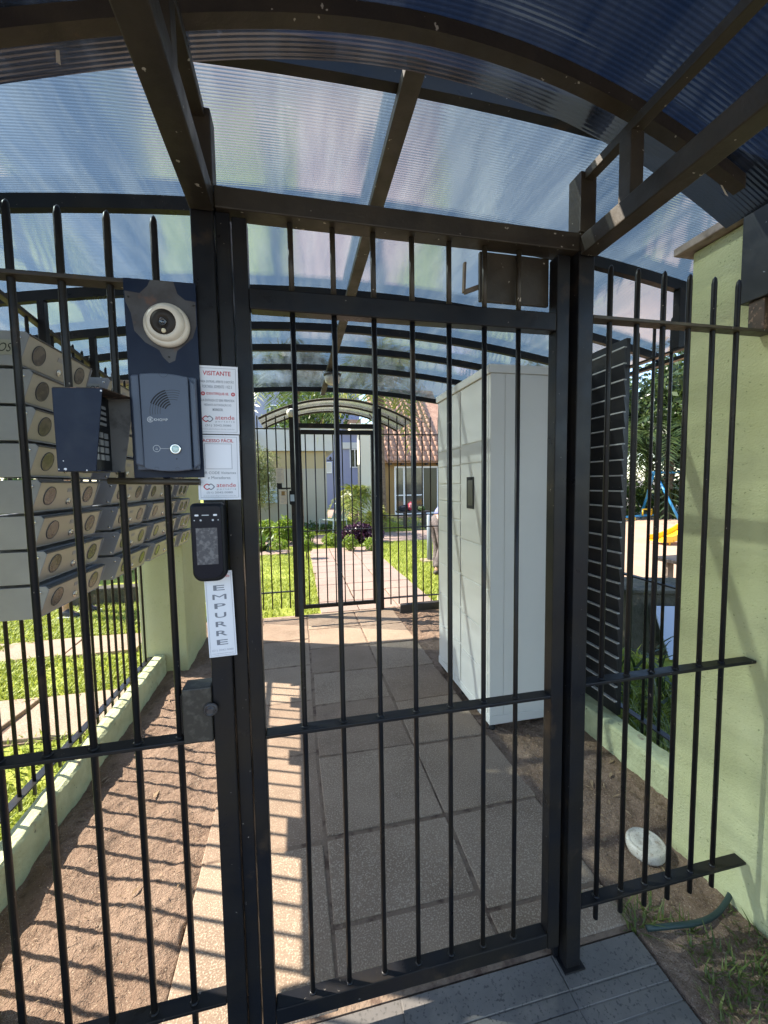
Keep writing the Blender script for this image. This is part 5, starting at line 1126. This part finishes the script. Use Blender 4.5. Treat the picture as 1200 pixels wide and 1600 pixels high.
part('support', MB().tube([(10.3, 6.6, 1.0), (10.5, 6.6, -0.03)], 0.03, 8).tube([(10.3, 7.0, 1.0), (10.5, 7.0, -0.03)], 0.03, 8), 'bluepaint', sd)
part('foot_loop', MB().tube([(8.25, 6.62, 0.05), (8.25, 6.62, -0.03)], 0.02, 6).tube([(8.25, 6.98, 0.05), (8.25, 6.98, -0.03)], 0.02, 6), 'yellowpaint', sd)
sw = thing('swing_frame', 'blue A shaped swing frame on the far side of the sand', 'swing', (13.2, 11.8, 0))
part('leg', MB().tube([(13.25, 12.5, -0.03), (13.05, 11.75, 1.75)], 0.045, 9), 'bluepaint', sw)
part('leg', MB().tube([(13.2, 10.75, -0.03), (13.05, 11.70, 1.75)], 0.045, 9), 'bluepaint', sw)
part('cross_beam', MB().tube([(12.7, 11.6, 1.75), (15.6, 12.2, 1.75)], 0.045, 9), 'bluepaint', sw)
part('leg', MB().tube([(15.7, 13.1, -0.03), (15.5, 12.3, 1.75)], 0.045, 9), 'bluepaint', sw)
part('leg', MB().tube([(15.6, 11.3, -0.03), (15.5, 12.1, 1.75)], 0.045, 9), 'bluepaint', sw)
ss = thing('see_saw', 'low blue and yellow see saw at the left of the sand', 'see saw', (12.3, 12.0, 0))
part('plank', MB().beam((11.4, 12.0, 0.05), (13.3, 12.05, 0.13), 0.2, 0.06), 'bluepaint', ss, 0.008)
part('handle', MB().tube([(12.75, 11.9, 0.12), (12.75, 11.9, 0.36), (13.15, 11.9, 0.36), (13.15, 11.9, 0.12)], 0.03, 8), 'yellowpaint', ss)
part('pivot', MB().box(12.2, 12.4, 11.85, 12.2, -0.03, 0.07), 'yellowpaint', ss)

# ------------------------------------------------------------------ people
def skin_mesh(nodes, edges, root, sub=2):
    """nodes: name -> ((x, y, z), radius or (rx, ry)); grown into one continuous surface."""
    names = list(nodes); me = bpy.data.meshes.new('sk')
    me.from_pydata([nodes[k][0] for k in names], [(names.index(a), names.index(b)) for a, b in edges], [])
    o = bpy.data.objects.new('sk', me); COL.objects.link(o)
    s = o.modifiers.new('s', 'SKIN'); s.use_smooth_shade = True
    for i, k in enumerate(names):
        r = nodes[k][1]; me.skin_vertices[0].data[i].radius = (r, r) if not isinstance(r, tuple) else r
        me.skin_vertices[0].data[i].use_root = (k == root)
    u = o.modifiers.new('u', 'SUBSURF'); u.levels = sub; u.render_levels = sub
    dg = bpy.context.evaluated_depsgraph_get(); out = bpy.data.meshes.new_from_object(o.evaluated_get(dg))
    out.polygons.foreach_set('use_smooth', np.ones(len(out.polygons), bool))
    bpy.data.objects.remove(o); return out
def skin_part(name, nodes, edges, root, mat, parent, sub=2):
    me = skin_mesh(nodes, edges, root, sub); L = WL[parent.name]; me.transform(Matrix.Translation(-L)); return link(name, me, mat, parent, L)
def person(label, base, J, trous, top, shoe, sleeves, shorts=False):
    """J: joints in person space (x forward, y left, z up) turned by base[3] and moved to base."""
    bx, by, bz, a = base; R_ = Matrix.Rotation(a, 3, 'Z')
    G = {k: tuple(R_ @ Vector(v) + Vector((bx, by, bz))) for k, v in J.items()}
    t = thing('person', label, 'person', (bx, by, bz))
    mixp = lambda p, q, f: tuple(Vector(p).lerp(Vector(q), f))
    N = {'pelvis': (G['pelvis'], (0.135, 0.10)), 'waist': (G['waist'], (0.118, 0.088)), 'chest': (G['chest'], (0.15, 0.105)), 'neckb': (G['neckb'], 0.075), 'neck': (G['neck'], 0.052), 'head': (G['head'], (0.078, 0.092)), 'crown': (G['crown'], (0.062, 0.075))}
    E_ = [('pelvis', 'waist'), ('waist', 'chest'), ('chest', 'neckb'), ('neckb', 'neck'), ('neck', 'head'), ('head', 'crown')]
    for s in 'LR':
        N.update({'hip'+s: (G['hip'+s], 0.085), 'knee'+s: (G['knee'+s], 0.055), 'ankle'+s: (G['ankle'+s], 0.038), 'toe'+s: (G['toe'+s], (0.038, 0.022)),
                  'sho'+s: (G['sho'+s], 0.055), 'elb'+s: (G['elb'+s], 0.040), 'wri'+s: (G['wri'+s], 0.027), 'palm'+s: (mixp(G['wri'+s], G['hand'+s], 0.55), (0.036, 0.017))})
        E_ += [('pelvis', 'hip'+s), ('hip'+s, 'knee'+s), ('knee'+s, 'ankle'+s), ('ankle'+s, 'toe'+s), ('chest', 'sho'+s), ('sho'+s, 'elb'+s), ('elb'+s, 'wri'+s), ('wri'+s, 'palm'+s)]
        w, h = Vector(G['wri'+s]), Vector(G['hand'+s]); d = (h-w).normalized(); sdv = d.cross(Vector((0.3, 0.2, 1))).normalized(); pn = d.cross(sdv)
        for i, (off, ln) in enumerate(((-0.027, 0.068), (-0.009, 0.080), (0.010, 0.076), (0.027, 0.060))):
            b0 = w + d*0.095 + sdv*off; b1 = b0 + d*ln*0.55 + pn*0.008; b2 = b1 + d*ln*0.4 + pn*0.022
            N.update({f'f{s}{i}a': (tuple(b0), 0.010), f'f{s}{i}b': (tuple(b1), 0.0088), f'f{s}{i}c': (tuple(b2), 0.0075)}); E_ += [('palm'+s, f'f{s}{i}a'), (f'f{s}{i}a', f'f{s}{i}b'), (f'f{s}{i}b', f'f{s}{i}c')]
        b0 = w + d*0.04 + sdv*-0.036; b1 = b0 + d*0.035 - sdv*0.018
        N.update({f't{s}a': (tuple(b0), 0.012), f't{s}b': (tuple(b1), 0.0095)}); E_ += [('palm'+s, f't{s}a'), (f't{s}a', f't{s}b')]
    skin_part('body', N, E_, 'pelvis', 'skin', t)
    hd = Vector(G['head']); f = (R_ @ Vector(J['face'])).normalized(); u = (Vector(G['crown'])-hd).normalized(); r = f.cross(u).normalized()
    fc = MB(); ctr = hd + u*0.02
    def ball(mb, c, R3, n=10):
        o = len(mb.v); 
        for i in range(n+1):
            for j in range(n):
                th, phv = math.pi*i/n, 2*math.pi*j/n; q = Vector(c) + r*R3[0]*math.sin(th)*math.cos(phv) + f*R3[1]*math.sin(th)*math.sin(phv) + u*R3[2]*math.cos(th); mb.v.append(tuple(q))
        for i in range(n):
            for j in range(n): mb.f.append((o+i*n+j, o+i*n+(j+1) % n, o+(i+1)*n+(j+1) % n, o+(i+1)*n+j)); mb.sm.append(True)
    ball(fc, ctr+f*0.098-u*0.018, (0.014, 0.020, 0.026)); part('nose', fc, 'skin', t)
    for s in (-1, 1):
        ea = MB(); ball(ea, ctr+r*s*0.088-u*0.01, (0.012, 0.022, 0.033)); part('ear', ea, 'skin', t)
    ey = MB(); [ball(ey, ctr+f*0.086+r*s*0.032+u*0.012, (0.013, 0.008, 0.008), 8) for s in (-1, 1)]; part('eyes', ey, 'sign', t)
    ip = MB(); [ball(ip, ctr+f*0.092+r*s*0.032+u*0.012, (0.006, 0.005, 0.006), 8) for s in (-1, 1)]; part('irises', ip, 'hair', t)
    mo = MB(); ball(mo, ctr+f*0.086-u*0.058, (0.026, 0.010, 0.008)); part('mouth', mo, 'pinkcloth', t)
    ha = MB(); ball(ha, ctr+u*0.045-f*0.028, (0.094, 0.104, 0.088), 14); part('hair', ha, 'hair', t)
    # clothing follows the body
    hem = 'knee' if shorts else 'ankle'
    TN = {'w': (mixp(G['pelvis'], G['waist'], 0.55), (0.140, 0.108)), 'p': (G['pelvis'], (0.152, 0.122))}; TE = [('w', 'p')]
    for s in 'LR':
        TN.update({'h'+s: (G['hip'+s], 0.102), 'm'+s: (mixp(G['hip'+s], G['knee'+s], 0.5), 0.088), 'k'+s: (G['knee'+s], 0.075)}); TE += [('p', 'h'+s), ('h'+s, 'm'+s), ('m'+s, 'k'+s)]
        if not shorts: TN.update({'c'+s: (mixp(G['knee'+s], G['ankle'+s], 0.45), 0.076), 'a'+s: (mixp(G['knee'+s], G['ankle'+s], 0.93), 0.070)}); TE += [('k'+s, 'c'+s), ('c'+s, 'a'+s)]
    skin_part('shorts' if shorts else 'trousers', TN, TE, 'p', trous, t)
    CN = {'b': (mixp(G['pelvis'], G['waist'], 0.35), (0.155, 0.122)), 'w': (G['waist'], (0.140, 0.108)), 'c': (G['chest'], (0.172, 0.124)), 'n': (mixp(G['chest'], G['neckb'], 0.8), 0.088)}; CE = [('b', 'w'), ('w', 'c'), ('c', 'n')]
    for s in 'LR':
        CN.update({'s'+s: (G['sho'+s], 0.070), 'e'+s: (mixp(G['sho'+s], G['elb'+s], sleeves), 0.060)}); CE += [('c', 's'+s), ('s'+s, 'e'+s)]
    skin_part('shirt', CN, CE, 'c', top, t)
    for s in 'LR':
        an, to = Vector(G['ankle'+s]), Vector(G['toe'+s]); d = (to-an); d.z = 0; d.normalize()
        hl = an - d*0.05; zz = bz+0.045
        so = skin_part('shoe', {'h': (tuple(Vector((hl.x, hl.y, hl.z-0.035))), (0.042, 0.040)), 'm': (tuple(an+d*0.06-Vector((0, 0, 0.035))), (0.044, 0.040)), 't': (tuple(to+d*0.03-Vector((0, 0, 0.0))), (0.040, 0.026)), 'u': (tuple(an+Vector((0, 0, 0.02))), 0.045)}, [('h', 'm'), ('m', 't'), ('m', 'u')], 'm', shoe, t)
    return t
standing = {'pelvis': (0, 0, 0.93), 'waist': (0.0, 0, 1.08), 'chest': (0.0, 0, 1.30), 'neckb': (0.0, 0, 1.45), 'neck': (0.01, 0, 1.52), 'head': (0.03, 0, 1.61), 'crown': (0.03, 0, 1.70), 'face': (1, 0, 0),
            'hipL': (0, 0.09, 0.88), 'hipR': (0, -0.09, 0.88), 'kneeL': (0.03, 0.10, 0.48), 'kneeR': (0.0, -0.10, 0.48), 'ankleL': (0.0, 0.10, 0.08), 'ankleR': (-0.06, -0.11, 0.08), 'toeL': (0.16, 0.11, 0.03), 'toeR': (0.10, -0.13, 0.03),
            'shoL': (0, 0.19, 1.39), 'shoR': (0, -0.19, 1.39), 'elbL': (0.0, 0.25, 1.12), 'elbR': (0.0, -0.25, 1.12), 'wriL': (0.08, 0.26, 0.88), 'wriR': (0.08, -0.26, 0.88), 'handL': (0.12, 0.26, 0.72), 'handR': (0.12, -0.26, 0.72)}
bending = dict(standing)
bending.update({'pelvis': (-0.04, 0, 0.92), 'waist': (0.06, 0, 1.05), 'chest': (0.25, 0, 1.19), 'neckb': (0.37, 0, 1.27), 'neck': (0.43, 0, 1.30), 'head': (0.51, 0, 1.34), 'crown': (0.57, 0, 1.41), 'face': (0.8, 0, -0.6),
    'hipL': (-0.03, 0.09, 0.88), 'hipR': (-0.03, -0.09, 0.88), 'ankleR': (-0.10, -0.11, 0.14), 'toeR': (0.02, -0.12, 0.04), 'kneeR': (0.02, -0.10, 0.50),
    'shoL': (0.30, 0.19, 1.24), 'shoR': (0.30, -0.19, 1.24), 'elbL': (0.40, 0.22, 0.98), 'elbR': (0.42, -0.22, 0.98), 'wriL': (0.58, 0.16, 0.86), 'wriR': (0.60, -0.14, 0.86), 'handL': (0.72, 0.12, 0.83), 'handR': (0.74, -0.10, 0.83)})
person('person in a blue shirt and grey trousers bending forward behind the parcel locker', (2.10, 5.1, -0.02, rad(8)), bending, 'trousers', 'shirt', 'shoe', 0.9)
person('person in dark clothes and black sneakers standing on the left lawn behind the letterboxes', (-2.72, 4.42, -0.02, rad(-12)), standing, 'shorts', 'shorts', 'sneaker', 0.45, True)
so_ = [o for o in bpy.data.objects if o.name.startswith('shoe')]
for o in so_[-2:]:
    L = WL[o.name]; xs = [L + v.co for v in o.data.vertices]; x0, x1 = min(v.x for v in xs), max(v.x for v in xs); y0, y1 = min(v.y for v in xs), max(v.y for v in xs)
    link('sole', MB().prism([(x0-0.004, -0.028), (x1+0.006, -0.028), (x1+0.004, 0.004), (x0-0.004, 0.008)], y0+0.01, y1-0.01).mesh('sole', L), 'sole', o, L)

# fine print and relief too small to pick apart singly
for o in bpy.data.objects:
    if o.type == 'MESH' and o.name.split('.')[0] in ('red_lettering', 'grey_lettering', 'border_line', 'letters', 'plaque_lettering', 'printed_lines', 'grille_outline', 'speaker_grille', 'logo', 'bell_symbol', 'screw_hole', 'chipped_paint', 'eyes', 'irises'):
        o['kind'] = 'stuff'
